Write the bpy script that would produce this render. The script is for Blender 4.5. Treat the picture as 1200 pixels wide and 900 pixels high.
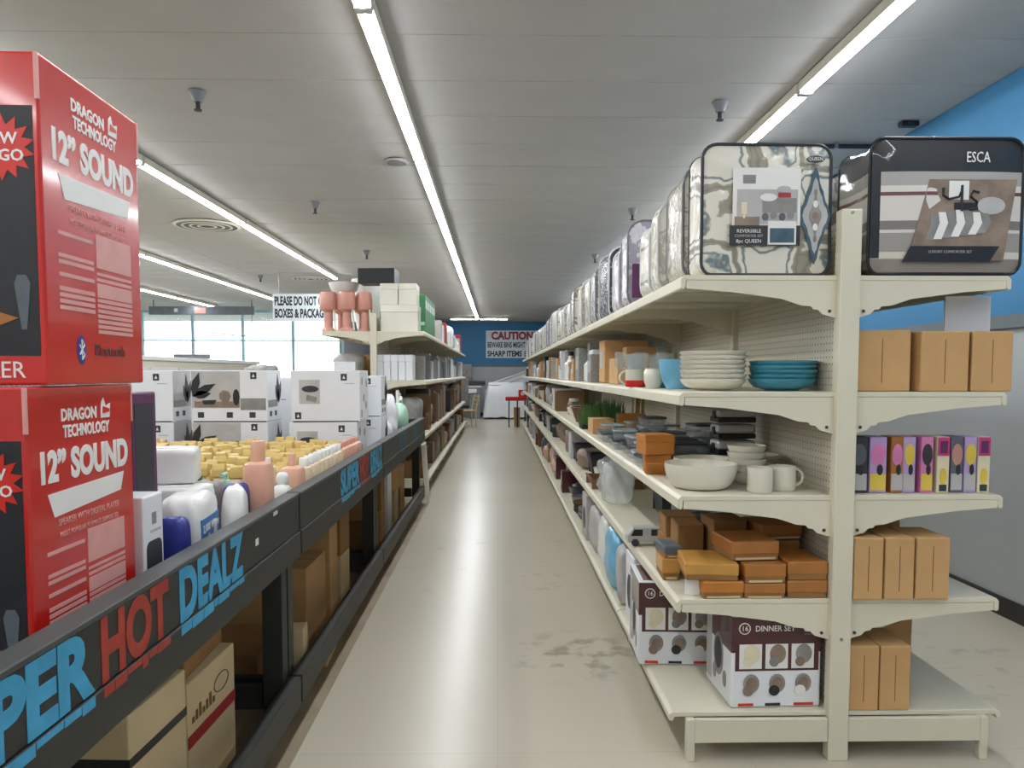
import bpy, bmesh, math, random
from mathutils import Vector, Matrix, noise
from math import pi, sin, cos, radians as R
random.seed(7)
S = bpy.context.scene
COL = S.collection
for o in list(bpy.data.objects): bpy.data.objects.remove(o)

# ------------------------------------------------------------------ camera, world, exposure
cam = bpy.data.cameras.new('camera'); co = bpy.data.objects.new('camera', cam); COL.objects.link(co)
cam.sensor_fit = 'HORIZONTAL'; cam.sensor_width = 36.0; cam.lens = 36.0*900/1200
cam.shift_y = 43/1200; cam.clip_start = 0.05; cam.clip_end = 300
co.location = (0, 0, 1.4)
co.rotation_euler = (R(90-3.5), 0, -math.atan(17/900))
S.camera = co
S.view_settings.view_transform = 'Standard'; S.view_settings.look = 'None'
S.view_settings.gamma = 1.0; S.view_settings.use_curve_mapping = False
S.view_settings.exposure = 0.0
LAMP = 42.0                       # emission of the tubes
world = bpy.data.worlds.new('world'); S.world = world; world.use_nodes = True
bg = world.node_tree.nodes['Background']
bg.inputs[0].default_value = (0.80, 0.93, 1.0, 1); bg.inputs[1].default_value = 5.0

# ------------------------------------------------------------------ materials
def lin(h):
    h = h.lstrip('#'); c = [int(h[i:i+2], 16)/255 for i in (0, 2, 4)]
    return tuple((x/12.92 if x <= .04045 else ((x+.055)/1.055)**2.4) for x in c)+(1,)
MATS = {}
def newmat(name):
    m = bpy.data.materials.new(name); m.use_nodes = True
    nt = m.node_tree; b = nt.nodes['Principled BSDF']
    return m, nt, b
def mat(name, h, rough=.55, var=.10, scale=9.0, metal=0, coat=0, bump=0, bscale=None, trans=0, alpha=1, spec=.5):
    if name in MATS: return MATS[name]
    m, nt, b = newmat(name); N = nt.nodes; L = nt.links
    c = lin(h)
    b.inputs['Roughness'].default_value = rough; b.inputs['Metallic'].default_value = metal
    b.inputs['Coat Weight'].default_value = coat; b.inputs['Coat Roughness'].default_value = .08
    b.inputs['Transmission Weight'].default_value = trans; b.inputs['Alpha'].default_value = alpha
    b.inputs['Specular IOR Level'].default_value = spec
    tc = N.new('ShaderNodeTexCoord'); nz = N.new('ShaderNodeTexNoise')
    nz.inputs['Scale'].default_value = scale; nz.inputs['Detail'].default_value = 4
    L.new(tc.outputs['Object'], nz.inputs['Vector'])
    rp = N.new('ShaderNodeValToRGB')
    rp.color_ramp.elements[0].position = .3; rp.color_ramp.elements[1].position = .7
    rp.color_ramp.elements[0].color = tuple(x*(1-var) for x in c[:3])+(1,)
    rp.color_ramp.elements[1].color = tuple(min(1, x*(1+var*.6)) for x in c[:3])+(1,)
    L.new(nz.outputs['Fac'], rp.inputs['Fac']); L.new(rp.outputs['Color'], b.inputs['Base Color'])
    if bump:
        n2 = N.new('ShaderNodeTexNoise'); n2.inputs['Scale'].default_value = bscale or scale*2; n2.inputs['Detail'].default_value = 3
        L.new(tc.outputs['Object'], n2.inputs['Vector'])
        bp = N.new('ShaderNodeBump'); bp.inputs['Strength'].default_value = bump; bp.inputs['Distance'].default_value = .01
        L.new(n2.outputs['Fac'], bp.inputs['Height']); L.new(bp.outputs['Normal'], b.inputs['Normal'])
        if coat: L.new(bp.outputs['Normal'], b.inputs['Coat Normal'])
    MATS[name] = m; return m
def emit(name, h, s):
    m = bpy.data.materials.new(name); m.use_nodes = True; nt = m.node_tree
    nt.nodes.clear(); e = nt.nodes.new('ShaderNodeEmission'); o = nt.nodes.new('ShaderNodeOutputMaterial')
    e.inputs[0].default_value = lin(h); e.inputs[1].default_value = s; nt.links.new(e.outputs[0], o.inputs[0])
    MATS[name] = m; return m
def ramp(N, pts, interp='LINEAR'):
    r = N.new('ShaderNodeValToRGB'); cr = r.color_ramp; cr.interpolation = interp
    while len(cr.elements) < len(pts): cr.elements.new(.5)
    for e, (p, h) in zip(cr.elements, pts): e.position = p; e.color = lin(h)
    return r
def clearmat(name, h, density=.75, rough=.08):
    # thin clear plastic or glass: a see-through sheet with a glossy skin
    if name in MATS: return MATS[name]
    m = bpy.data.materials.new(name); m.use_nodes = True; nt = m.node_tree; N = nt.nodes; L = nt.links; N.clear()
    o = N.new('ShaderNodeOutputMaterial'); t = N.new('ShaderNodeBsdfTransparent'); g = N.new('ShaderNodeBsdfPrincipled')
    t.inputs[0].default_value = (.95, .97, .97, 1)
    g.inputs['Base Color'].default_value = lin(h); g.inputs['Roughness'].default_value = rough
    tc = N.new('ShaderNodeTexCoord'); nz = N.new('ShaderNodeTexNoise'); nz.inputs['Scale'].default_value = 20
    L.new(tc.outputs['Object'], nz.inputs['Vector'])
    bp = N.new('ShaderNodeBump'); bp.inputs['Strength'].default_value = .25; L.new(nz.outputs['Fac'], bp.inputs['Height'])
    L.new(bp.outputs['Normal'], g.inputs['Normal'])
    mx = N.new('ShaderNodeMixShader'); mx.inputs[0].default_value = 1-density
    L.new(t.outputs[0], mx.inputs[1]); L.new(g.outputs[0], mx.inputs[2]); L.new(mx.outputs[0], o.inputs[0])
    MATS[name] = m; return m

mat('white_paint', '#d9d4c4', .45, .05, 3)
mat('shelf_cream', '#d6d0bb', .42, .06, 2.5, bump=.03)
mat('white_card', '#e2e4e8', .4, .04, 5)
mat('white_plastic', '#e2e2de', .3, .04, 8, coat=.3)
mat('ivory', '#dcd8c8', .3, .05, 6, coat=.5)
mat('black', '#17181a', .45, .2, 8)
mat('print_black', '#26262a', .4, .2, 30)
mat('print_grey', '#8b8986', .45, .25, 14)
mat('print_lightgrey', '#b4b2b0', .45, .12, 9)
mat('print_white', '#e6e4e0', .4, .02, 9)
mat('print_pink', '#d99b95', .45, .08, 25)
mat('dark_table', '#2a2b28', .5, .18, 7, bump=.08, bscale=30)
mat('dark_rim', '#454746', .5, .15, 6)
mat('red_box', '#c5231c', .25, .10, 5, coat=.6)
mat('red_print', '#cf2a20', .3, .08, 12)
mat('spray_blue', '#3f9fc9', .6, .18, 14, bump=.05)
mat('spray_red', '#a8382a', .6, .22, 14)
mat('spray_faded', '#45606c', .6, .22, 14)
mat('carton', '#b08a5a', .75, .10, 6, bump=.06, bscale=12)
mat('carton_dark', '#8e6638', .75, .12, 6, bump=.06)
mat('carton_tan', '#c49b68', .72, .10, 6, bump=.08, bscale=10)
mat('kraft_gold', '#bd8a3e', .45, .14, 8, coat=.2)
mat('kraft_orange', '#b8742c', .5, .12, 8)
mat('carton_orange', '#a56a2c', .45, .16, 8, coat=.25, bump=.05)
mat('carton_pale', '#cdb68c', .72, .08, 6)
mat('carton_seam', '#6e4f2c', .8, .15, 20)
mat('tape', '#c9ab78', .2, .08, 20, coat=.6)
mat('maroon', '#4a1c20', .35, .15, 6, coat=.4)
mat('steel', '#9c9d9c', .35, .1, 12, metal=.8)
mat('chrome', '#b8b8b6', .25, .08, 9, metal=1)
mat('teal', '#3d8fa6', .35, .12, 8, coat=.4)
mat('skyblue', '#6fb0cf', .35, .08, 8, coat=.4)
mat('gold_cap', '#c9ad66', .4, .12, 30)
mat('cream_body', '#e3cfae', .4, .08, 12, coat=.2)
mat('peach', '#dba78d', .38, .08, 9, coat=.3)
mat('pink_plastic', '#cb8f80', .42, .08, 9, coat=.2)
mat('mint', '#a9d3bd', .35, .08, 9, coat=.3)
mat('green', '#3c7a48', .45, .18, 12)
mat('leaf_green', '#4d6f34', .6, .3, 20)
mat('navy', '#262f86', .4, .15, 9)
mat('blue_print', '#2f6fae', .4, .1, 9)
mat('purple', '#5e2a58', .4, .15, 6)
mat('charcoal', '#33343a', .5, .2, 9)
mat('wicker', '#6b4636', .7, .3, 45, bump=.3, bscale=60)
mat('wood_brown', '#7a5a3c', .6, .22, 14)
mat('grey_plastic', '#7d8084', .45, .12, 9)
mat('silver_paint', '#b9bbb9', .35, .1, 9, metal=.1)
mat('pink_card', '#d77fb0', .4, .15, 10)
mat('lilac_card', '#b49acb', .4, .12, 10)
mat('yellow_card', '#dcc04b', .4, .12, 10)
mat('magenta_card', '#c8367e', .35, .15, 10)
mat('cream_card', '#dcd3b4', .4, .08, 10)
mat('slate', '#5a6068', .5, .15, 9)
mat('lettering_black', '#20242c', .5, .05)
mat('lettering_red', '#a0242a', .5, .08)
mat('sign_white', '#d8e0e6', .5, .04)
mat('photo_brown', '#8a7768', .45, .3, 18)
mat('photo_teal', '#3c5a6a', .45, .3, 25)
mat('dusty_rose', '#c08a80', .45, .1, 9)
mat('glass_far', '#aab4b8', .1, .05, 9)
clearmat('clear_plastic', '#d3dada', .74); clearmat('window_glass', '#dcefff', .93, .02); clearmat('poly_bag', '#eef0f0', .68, .12)
clearmat('clear_glass', '#dfe6e6', .86, .04)
emit('tube_glow', '#f7fbff', LAMP)

# ------------------------------------------------------------------ mesh builder
class MB:
    def __init__(s): s.v = []; s.f = []; s.m = []
    def add(s, vs, fs, m=0):
        b = len(s.v); s.v += [tuple(v) for v in vs]
        for f in fs: s.f.append(tuple(b+i for i in f)); s.m.append(m)
        return s
    def box(s, x0, x1, y0, y1, z0, z1, m=0):
        return s.add([(x0,y0,z0),(x1,y0,z0),(x1,y1,z0),(x0,y1,z0),(x0,y0,z1),(x1,y0,z1),(x1,y1,z1),(x0,y1,z1)],
              [(0,3,2,1),(4,5,6,7),(0,1,5,4),(1,2,6,5),(2,3,7,6),(3,0,4,7)], m)
    def lathe(s, prof, n=20, c=(0,0,0), m=0, sx=1, sy=1):
        vs = []; fs = []; k = len(prof)
        for i in range(n):
            a = 2*pi*i/n
            for r, z in prof: vs.append((c[0]+r*cos(a)*sx, c[1]+r*sin(a)*sy, c[2]+z))
        for i in range(n):
            j = (i+1) % n
            for q in range(k-1): fs.append((i*k+q, j*k+q, j*k+q+1, i*k+q+1))
        if prof[0][0] > 1e-5: fs.append(tuple(i*k for i in reversed(range(n))))
        if prof[-1][0] > 1e-5: fs.append(tuple(i*k+k-1 for i in range(n)))
        return s.add(vs, fs, m)
    def prism(s, poly, axis, a0, a1, m=0):
        # poly in the plane normal to axis: x -> (y,z); y -> (x,z); z -> (x,y)
        n = len(poly)
        def P(p, a): return (a, p[0], p[1]) if axis == 'x' else ((p[0], a, p[1]) if axis == 'y' else (p[0], p[1], a))
        vs = [P(p, a0) for p in poly]+[P(p, a1) for p in poly]
        fs = [tuple(range(n)), tuple(range(2*n-1, n-1, -1))]+[(i, i+n, (i+1) % n+n, (i+1) % n) for i in range(n)]
        return s.add(vs, fs, m)
    def tube(s, pts, r, n=8, closed=False, m=0):
        P = [Vector(p) for p in pts]; K = len(P); rings = []
        for i in range(K):
            a = P[(i-1) % K] if (closed or i > 0) else P[i]
            b = P[(i+1) % K] if (closed or i < K-1) else P[i]
            t = (b-a).normalized(); u = t.cross(Vector((0.13, .21, .97)))
            if u.length < .1: u = t.cross(Vector((1, 0, 0)))
            u.normalize(); w = t.cross(u)
            rr = r[i] if isinstance(r, (list, tuple)) else r
            rings.append([P[i]+(u*cos(2*pi*q/n)+w*sin(2*pi*q/n))*rr for q in range(n)])
        vs = [v for g in rings for v in g]; fs = []
        for i in range(K if closed else K-1):
            j = (i+1) % K
            for q in range(n): fs.append((i*n+q, i*n+(q+1) % n, j*n+(q+1) % n, j*n+q))
        if not closed: fs += [tuple(reversed(range(n))), tuple((K-1)*n+q for q in range(n))]
        return s.add(vs, fs, m)
    def mesh(s, name, mats, bev=0, seg=2, smooth=False):
        me = bpy.data.meshes.new(name); me.from_pydata(s.v, [], s.f)
        for m in (mats if isinstance(mats, (list, tuple)) else [mats]): me.materials.append(MATS[m] if isinstance(m, str) else m)
        for p, i in zip(me.polygons, s.m): p.material_index = i
        bm = bmesh.new(); bm.from_mesh(me)
        bmesh.ops.recalc_face_normals(bm, faces=bm.faces)
        if bev: bmesh.ops.bevel(bm, geom=list(bm.edges), offset=bev, segments=seg, affect='EDGES', profile=.5, clamp_overlap=True)
        bm.to_mesh(me); bm.free()
        if smooth:
            for p in me.polygons: p.use_smooth = True
            me.set_sharp_from_angle(angle=R(38))
        return me
    def build(s, name, mats, parent=None, loc=(0,0,0), rot=(0,0,0), bev=0, seg=2, smooth=False):
        return link(name, s.mesh(name, mats, bev, seg, smooth), parent, loc, rot)
def link(name, me, parent=None, loc=(0,0,0), rot=(0,0,0)):
    o = bpy.data.objects.new(name, me); COL.objects.link(o); o.parent = parent
    o.location = loc; o.rotation_euler = rot; return o
USED = {}
def tag(o, label, cat, group=None):
    o['label'] = label; o['category'] = cat
    if group: o['group'] = group
    USED.setdefault(label, []).append((o, group)); return o
def struct(o): o['kind'] = 'structure'; return o
def thing(name, label, cat, loc=(0,0,0), rz=0, group=None, rx=0, ry=0):
    o = bpy.data.objects.new(name, None); COL.objects.link(o); o.empty_display_size = .05
    o.location = loc; o.rotation_euler = (rx, ry, rz); return tag(o, label, cat, group)
def dup(root, loc, rz=0, label=None, cat=None, group=None, sc=None):
    r = root.copy(); COL.objects.link(r); r.location = loc; r.rotation_euler = (0, 0, rz)
    if sc: r.scale = sc
    tag(r, label or root['label'], cat or root['category'], group or root.get('group'))
    for ch in root.children:
        c = ch.copy(); COL.objects.link(c); c.parent = r
        for g in ch.children:
            d = g.copy(); COL.objects.link(d); d.parent = c
    return r
def txt(name, body, size, m, parent, loc, face='y-', sx=1.0, bold=.0, align='CENTER', ext=.0006, tilt=0):
    cu = bpy.data.curves.new('t', 'FONT'); cu.body = body; cu.size = size; cu.align_x = align; cu.align_y = 'CENTER'
    cu.extrude = ext; cu.offset = bold*size; cu.resolution_u = 4 if size > .07 else 2; cu.space_line = .85
    ob = bpy.data.objects.new('t', cu); COL.objects.link(ob)
    dg = bpy.context.evaluated_depsgraph_get(); dg.update()
    me = bpy.data.meshes.new_from_object(ob.evaluated_get(dg)); bpy.data.objects.remove(ob); bpy.data.curves.remove(cu)
    me.name = name; me.materials.clear(); me.materials.append(MATS[m])
    for p in me.polygons: p.material_index = 0
    me.transform(Matrix.Diagonal((sx, 1, 1, 1)))
    rot = {'y-': (pi/2, tilt, 0), 'x+': (pi/2, 0, pi/2), 'x-': (pi/2, 0, -pi/2)}[face]
    return link(name, me, parent, loc, rot)
def pan(name, m, parent, face, a0, a1, z0, z1, pos, t=.0008):
    # a flat print lying on a face; face 'y-' looks to -Y at y=pos, 'x+' to +X at x=pos, 'x-' to -X
    b = MB()
    if face == 'y-': b.box(a0, a1, pos-t, pos+.0002, z0, z1)
    elif face == 'x+': b.box(pos-.0002, pos+t, a0, a1, z0, z1)
    else: b.box(pos-t, pos+.0002, a0, a1, z0, z1)
    return b.build(name, m, parent)
def pans(name, m, parent, face, rects, pos, t=.0008):
    b = MB()
    for a0, a1, z0, z1 in rects:
        if face == 'y-': b.box(a0, a1, pos-t, pos+.0002, z0, z1)
        elif face == 'x+': b.box(pos-.0002, pos+t, a0, a1, z0, z1)
        else: b.box(pos-t, pos+.0002, a0, a1, z0, z1)
    return b.build(name, m, parent)
def poly(name, m, parent, face, pts, pos, t=.0012):
    b = MB()
    if face == 'y-': b.prism(pts, 'y', pos-t, pos+.0002)
    elif face == 'x+': b.prism(pts, 'x', pos-.0002, pos+t)
    else: b.prism(pts, 'x', pos-t, pos+.0002)
    return b.build(name, m, parent)
def disc(cx, cz, rx, rz, n=18, a0=0, a1=2*pi): return [(cx+rx*cos(a0+(a1-a0)*i/n), cz+rz*sin(a0+(a1-a0)*i/n)) for i in range(n)]
def rrect(w, h, r, n=5):
    # rounded rectangle outline in (x,z), base at z=0, centred on x
    pts = []
    for cx, cz, a in ((w/2-r, r, -pi/2), (w/2-r, h-r, 0), (-w/2+r, h-r, pi/2), (-w/2+r, r, pi)):
        for i in range(n+1): pts.append((cx+r*cos(a+pi/2*i/n), cz+r*sin(a+pi/2*i/n)))
    return pts
def pillow(w, d, h, e=.35, n=10, lump=.0, seed=0, m=None):
    # soft rounded box, base centre at the origin
    bm = bmesh.new(); bmesh.ops.create_cube(bm, size=2)
    bmesh.ops.subdivide_edges(bm, edges=list(bm.edges), cuts=n, use_grid_fill=True)
    for v in bm.verts:
        p = v.co; k = (abs(p.x)**(2/e)+abs(p.y)**(2/e)+abs(p.z)**(2/e))**(e/2)
        q = p/k
        if lump: q = q*(1+lump*noise.noise(Vector((q.x*2.2+seed*3.1, q.y*2.2, q.z*2.2+seed))))
        v.co = Vector((q.x*w/2, q.y*d/2, (q.z+1)*h/2))
    zmin = min(v.co.z for v in bm.verts)
    for v in bm.verts: v.co.z -= zmin
    me = bpy.data.meshes.new('pillow'); bm.to_mesh(me); bm.free()
    for p in me.polygons: p.use_smooth = True
    if m: me.materials.append(MATS[m])
    return me
ORD = ['first','second','third','fourth','fifth','sixth','seventh','eighth','ninth','tenth','eleventh','twelfth','thirteenth','fourteenth','fifteenth','sixteenth','seventeenth','eighteenth','nineteenth','twentieth','twenty-first','twenty-second','twenty-third','twenty-fourth','twenty-fifth','twenty-sixth','twenty-seventh','twenty-eighth','twenty-ninth','thirtieth']+[f'{a}{b}' for a in ('thirty-','forty-') for b in ('first','second','third','fourth','fifth','sixth','seventh','eighth','ninth')]

# ------------------------------------------------------------------ the room
XR, YB, XL, YN, ZC = 2.93, 25.5, -15.0, -4.0, 3.1
YW = 21.0; XW = -4.2                      # the glazed shop front stands at YW, left of XW
def floor_material():
    m, nt, b = newmat('floor_vinyl'); N = nt.nodes; L = nt.links
    tc = N.new('ShaderNodeTexCoord')
    n1 = N.new('ShaderNodeTexNoise'); n1.inputs['Scale'].default_value = .5; n1.inputs['Detail'].default_value = 1; n1.inputs['Roughness'].default_value = .4
    L.new(tc.outputs['Object'], n1.inputs['Vector'])
    r1 = ramp(N, [(.0, '#bdb4a0'), (1, '#c9c1af')]); L.new(n1.outputs['Fac'], r1.inputs['Fac'])
    # faint tile joints
    br = N.new('ShaderNodeTexBrick'); br.offset = 0; br.inputs['Scale'].default_value = 1
    br.inputs['Brick Width'].default_value = .92; br.inputs['Row Height'].default_value = .92; br.inputs['Mortar Size'].default_value = .0025; br.inputs['Mortar Smooth'].default_value = .4
    br.inputs['Color1'].default_value = (1,1,1,1); br.inputs['Color2'].default_value = (.955,.95,.94,1); br.inputs['Mortar'].default_value = (.72,.69,.64,1)
    L.new(tc.outputs['Object'], br.inputs['Vector'])
    mx = N.new('ShaderNodeMix'); mx.data_type = 'RGBA'; mx.blend_type = 'MULTIPLY'; mx.inputs[0].default_value = .35
    L.new(r1.outputs['Color'], mx.inputs[6]); L.new(br.outputs['Color'], mx.inputs[7])
    # scuffs and stains
    prev = mx.outputs[2]
    for (sx, sy, rad, sc, lo, amt) in ((.42, 3.75, .42, 7.0, .50, .50), (.33, 5.1, .30, 9.0, .55, .30), (2.2, 3.6, .6, 6.0, .55, .30), (-.3, 6.0, 1.6, 5.0, .62, .22)):
        sb = N.new('ShaderNodeVectorMath'); sb.operation = 'SUBTRACT'; sb.inputs[1].default_value = (sx, sy, 0); L.new(tc.outputs['Object'], sb.inputs[0])
        le = N.new('ShaderNodeVectorMath'); le.operation = 'LENGTH'; L.new(sb.outputs[0], le.inputs[0])
        fa = N.new('ShaderNodeMapRange'); fa.inputs[1].default_value = rad*.4; fa.inputs[2].default_value = rad; fa.inputs[3].default_value = amt; fa.inputs[4].default_value = 0; L.new(le.outputs['Value'], fa.inputs[0])
        n2 = N.new('ShaderNodeTexNoise'); n2.inputs['Scale'].default_value = sc; n2.inputs['Detail'].default_value = 5; n2.inputs['Roughness'].default_value = .6; L.new(tc.outputs['Object'], n2.inputs['Vector'])
        th = N.new('ShaderNodeMapRange'); th.inputs[1].default_value = lo; th.inputs[2].default_value = lo+.12; L.new(n2.outputs['Fac'], th.inputs[0])
        mm = N.new('ShaderNodeMath'); mm.operation = 'MULTIPLY'; L.new(fa.outputs[0], mm.inputs[0]); L.new(th.outputs[0], mm.inputs[1])
        m2 = N.new('ShaderNodeMix'); m2.data_type = 'RGBA'; L.new(mm.outputs[0], m2.inputs[0]); L.new(prev, m2.inputs[6]); m2.inputs[7].default_value = lin('#6f6450'); prev = m2.outputs[2]
    L.new(m2.outputs[2], b.inputs['Base Color'])
    r3 = ramp(N, [(.3, '#484848'), (.7, '#6a6a6a')]); L.new(n1.outputs['Fac'], r3.inputs['Fac'])
    rr = N.new('ShaderNodeMapRange'); rr.inputs[3].default_value = .20; rr.inputs[4].default_value = .34
    b.inputs['Roughness'].default_value = .27
    MATS['floor_vinyl'] = m
floor_material()
mat('ceiling_panel', '#b8b7b5', .8, .05, 2.0, bump=.05, bscale=40)
mat('ceiling_grid', '#b6b4b0', .8, .05, 2)
mat('wall_blue', '#3079a8', .55, .06, 1.2)
mat('wall_pale', '#b9bcbd', .5, .05, 1.0)
mat('trim_grey', '#6d7377', .5, .08, 2)
mat('baseboard_dark', '#2b2a28', .5, .15, 4)
mat('floor_brown', '#8d7d65', .6, .22, 3.5)
mat('pavement', '#b8b6ae', .8, .1, .4)
mat('mullion', '#b9dbe4', .4, .05, 3)
fl = struct(MB().box(XL, XR, YN, YB, -.08, 0).build('floor', 'floor_vinyl'))
MB().box(-2.65, -.742, .0, 8.28, 0, .0015).build('brown_floor_strip', 'floor_brown', fl)  # thin sheet of darker brown floor colour beneath the bin tables
ce = struct(MB().box(XL, XR, YN, YB, ZC+.03, ZC+.1).build('ceiling', 'ceiling_grid'))
pw, pd = (XR-XL)/5, (YB-YN)/48
pm = MB().box(-pw/2+.002, pw/2-.002, -pd/2+.002, pd/2-.002, 0, .02).mesh('ceiling_panel', 'ceiling_panel', bev=.004, seg=1)
for i in range(5):
    for j in range(48):
        link('ceiling_panel', pm, ce, (XL+pw*(i+.5), YN+pd*(j+.5), ZC+.008+random.uniform(-.002, .002)), (R(random.uniform(-.16, .16)), 0, 0))
wr = struct(MB().box(XR, XR+.12, YN, YB, 1.70, ZC+.1, 0).box(XR, XR+.12, YN, YB, 0, 1.70, 1).build('wall_right', ['wall_blue', 'wall_pale']))
struct(MB().box(XR-.025, XR, YN, YB-.03, 1.66, 1.735).build('trim_1', 'trim_grey'))
struct(MB().box(XR-.015, XR, YN, YB, 0, .11).build('baseboard_right', 'baseboard_dark'))
struct(MB().box(XW, XR, YB, YB+.12, 1.68, ZC+.1, 0).box(XW, XR, YB, YB+.12, 0, 1.68, 1).build('wall_back', ['wall_blue', 'wall_pale']))
struct(MB().box(XW, XR, YB-.025, YB, 1.63, 1.70).build('trim_2', 'trim_grey'))
struct(MB().box(XW, XR, YB-.015, YB, 0, .11).build('baseboard_back', 'baseboard_dark'))
struct(MB().box(XW-.12, XW, YW+.15, YB, 0, ZC+.1).build('wall_return', 'wall_pale'))
struct(MB().box(XL-.12, XL, YN, YW, 0, ZC+.1).build('wall_left', 'wall_pale'))
struct(MB().box(XL, XR, YN-.12, YN, 0, ZC+.1).build('wall_near', 'wall_pale'))
struct(MB().box(XL, XW, YW, YW+.15, 0, .55, 0).build('wall_front', ['wall_pale']))
# glazed shop front
win = struct(MB().box(XL, XW, YW+.02, YW+.13, .55, .62).box(XL, XW, YW+.02, YW+.13, ZC-.06, ZC+.1).build('window_1', 'mullion'))
nb = 8; bw = (XW-XL)/nb
for i in range(nb+1):
    MB().box(XL+bw*i-.03, XL+bw*i+.03, YW+.03, YW+.12, .62, ZC-.06).build('mullion', 'mullion', win)
for i in range(nb):
    MB().box(XL+bw*i+.03, XL+bw*(i+1)-.03, YW+.045, YW+.105, 2.28, 2.32).build('transom', 'mullion', win)
    MB().box(XL+bw*i+.03, XL+bw*(i+1)-.03, YW+.07, YW+.076, .62, 2.28).build('pane', 'window_glass', win)
    MB().box(XL+bw*i+.03, XL+bw*(i+1)-.03, YW+.07, YW+.076, 2.32, ZC-.06).build('pane', 'window_glass', win)
struct(MB().box(-60, 30, YW+.15, 90, -.2, -.08).build('pavement', 'pavement'))

# ------------------------------------------------------------------ tube lights
def tube_light(x, y0, ln, label, group, z=ZC, along='y'):
    t = thing('tube_light', label, 'light', (x, y0+ln/2, z) if along == 'y' else (x+ln/2, y0, z), 0 if along == 'y' else -pi/2, group)
    key = round(ln, 3)
    if key not in TL:
        h = ln/2-.01
        TL[key] = (MB().box(-.044, .044, -h, h, -.056, 0).mesh('housing', 'white_paint', bev=.004, seg=1),
                   MB().prism([(-.036, -.0565), (.036, -.0565), (.036, -.062), (.024, -.072), (0, -.076), (-.024, -.072), (-.036, -.062)], 'y', -h+.02, h-.02).mesh('lamp_tube', 'tube_glow'),
                   MB().box(-.038, .038, -.01, .01, -.074, -.0565).mesh('end_cap', 'white_plastic'))
    hs, tb, ec = TL[key]
    link('housing', hs, t); link('lamp_tube', tb, t); link('end_cap', ec, t, (0, -ln/2+.02, 0)); link('end_cap', ec, t, (0, ln/2-.02, 0)); return t
TL = {}
rows = [(-.60, -3.75, 11, 'over the aisle floor'), (1.80, -2.75, 9, 'over the cream shelving run'), (-2.80, -3.6, 7, 'over the dark bin tables'),
        (-4.95, -3.7, 9, 'beyond the hanging white sign'), (-6.97, -2.6, 9, 'beside the shop window'), (-9.6, -3.0, 9, 'deep in the window side')]
for x, y0, n, w in rows:
    for k in range(n):
        tube_light(x, y0+2.44*k, 2.44, f'white tube light, {ORD[n-1-k]} from the far end of the row {w}', 'tube lights '+w)
for k in range(2):
    tube_light(-1.42+.88*k, 23.25, .87, 'short tube light set crosswise before the blue back wall', 'crosswise tube lights at the back wall', along='x')

# ------------------------------------------------------------------ ceiling fittings
sp = thing('fire_sprinkler', 'x', 'sprinkler'); USED.clear()
MB().lathe([(.052, 0), (.05, -.006), (.030, -.05), (.028, -.06)], 16).build('escutcheon', 'grey_plastic', sp, smooth=True)
MB().lathe([(.014, -.055), (.014, -.10), (.024, -.105), (.024, -.112), (0, -.113)], 10).build('nozzle', 'charcoal', sp, smooth=True)
first = True
for x, y in [(-1.81, 4.79), (-1.81, 7.78), (-1.81, 10.8), (1.40, 4.91), (1.40, 8.04), (1.4, 11.1), (-4.9+.8, 13.5), (-1.81, 1.8), (1.4, 1.9)]:
    w = 'grey ceiling sprinkler on the bin table side of the aisle' if x < 0 else 'grey ceiling sprinkler above the cream shelving run'
    g = 'sprinklers left of the aisle' if x < 0 else 'sprinklers right of the aisle'
    if first: sp.location = (x, y, ZC); tag(sp, w, 'sprinkler', g); first = False
    else: dup(sp, (x, y, ZC), 0, w, 'sprinkler', g)
def diffuser(x, y, label, r=.37):
    t = thing('ceiling_diffuser', label, 'air vent', (x, y, ZC))
    MB().lathe([(r, 0), (r*.98, -.010), (r*.90, -.016), (r*.88, -.010), (r*.88, 0)], 32).build('outer_ring', 'white_paint', t, smooth=True)
    for k, q in enumerate((.76, .53, .30)):
        MB().lathe([(r*q, -.013), (r*(q-.01), -.017), (r*(q-.07), -.018), (r*(q-.08), -.013)], 32).build('louvre_ring', 'white_paint', t, smooth=True)
    MB().lathe([(r*.90, -.010), (r*.90, -.0135), (0, -.0135)], 24).build('duct_opening', 'black', t)
    MB().lathe([(r*.13, -.008), (r*.12, -.02), (0, -.022)], 16).build('centre_cone', 'charcoal', t, smooth=True)
diffuser(-3.33, 9.0, 'round ceiling air diffuser with concentric louvres, nearer one beside the tubes')
diffuser(-3.33, 13.9, 'round ceiling air diffuser above the hanging white sign', .33)
t = thing('ceiling_speaker', 'small round flush ceiling grille near the aisle tubes', 'speaker', (-.805, 6.29, ZC))
MB().lathe([(.10, 0), (.098, -.01), (.085, -.014), (0, -.014)], 24).build('rim', 'ceiling_grid', t, smooth=True)
MB().lathe([(.08, -.0142), (.078, -.019), (0, -.019)], 24).build('grille', 'trim_grey', t)
t = thing('ceiling_bracket', 'small black box on the ceiling beside the blue wall', 'fitting', (2.78, 5.25, ZC))
MB().box(-.06, .06, -.03, .03, -.035, 0).build('body', 'black', t, bev=.006); MB().box(-.02, .02, -.034, -.03, -.025, -.01).build('lens', 'charcoal', t)
t = thing('ceiling_conduit', 'thin dark conduit crossing the ceiling to the blue wall', 'conduit', (2.5, 5.75, ZC))
MB().tube([(-.75, 0, -.02), (.40, 0, -.02)], .018, 8).build('pipe', 'charcoal', t, smooth=True)
for q in (-.6, 0, .3): MB().box(q-.012, q+.012, -.03, .03, -.04, 0).build('clip', 'steel', t)
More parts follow.
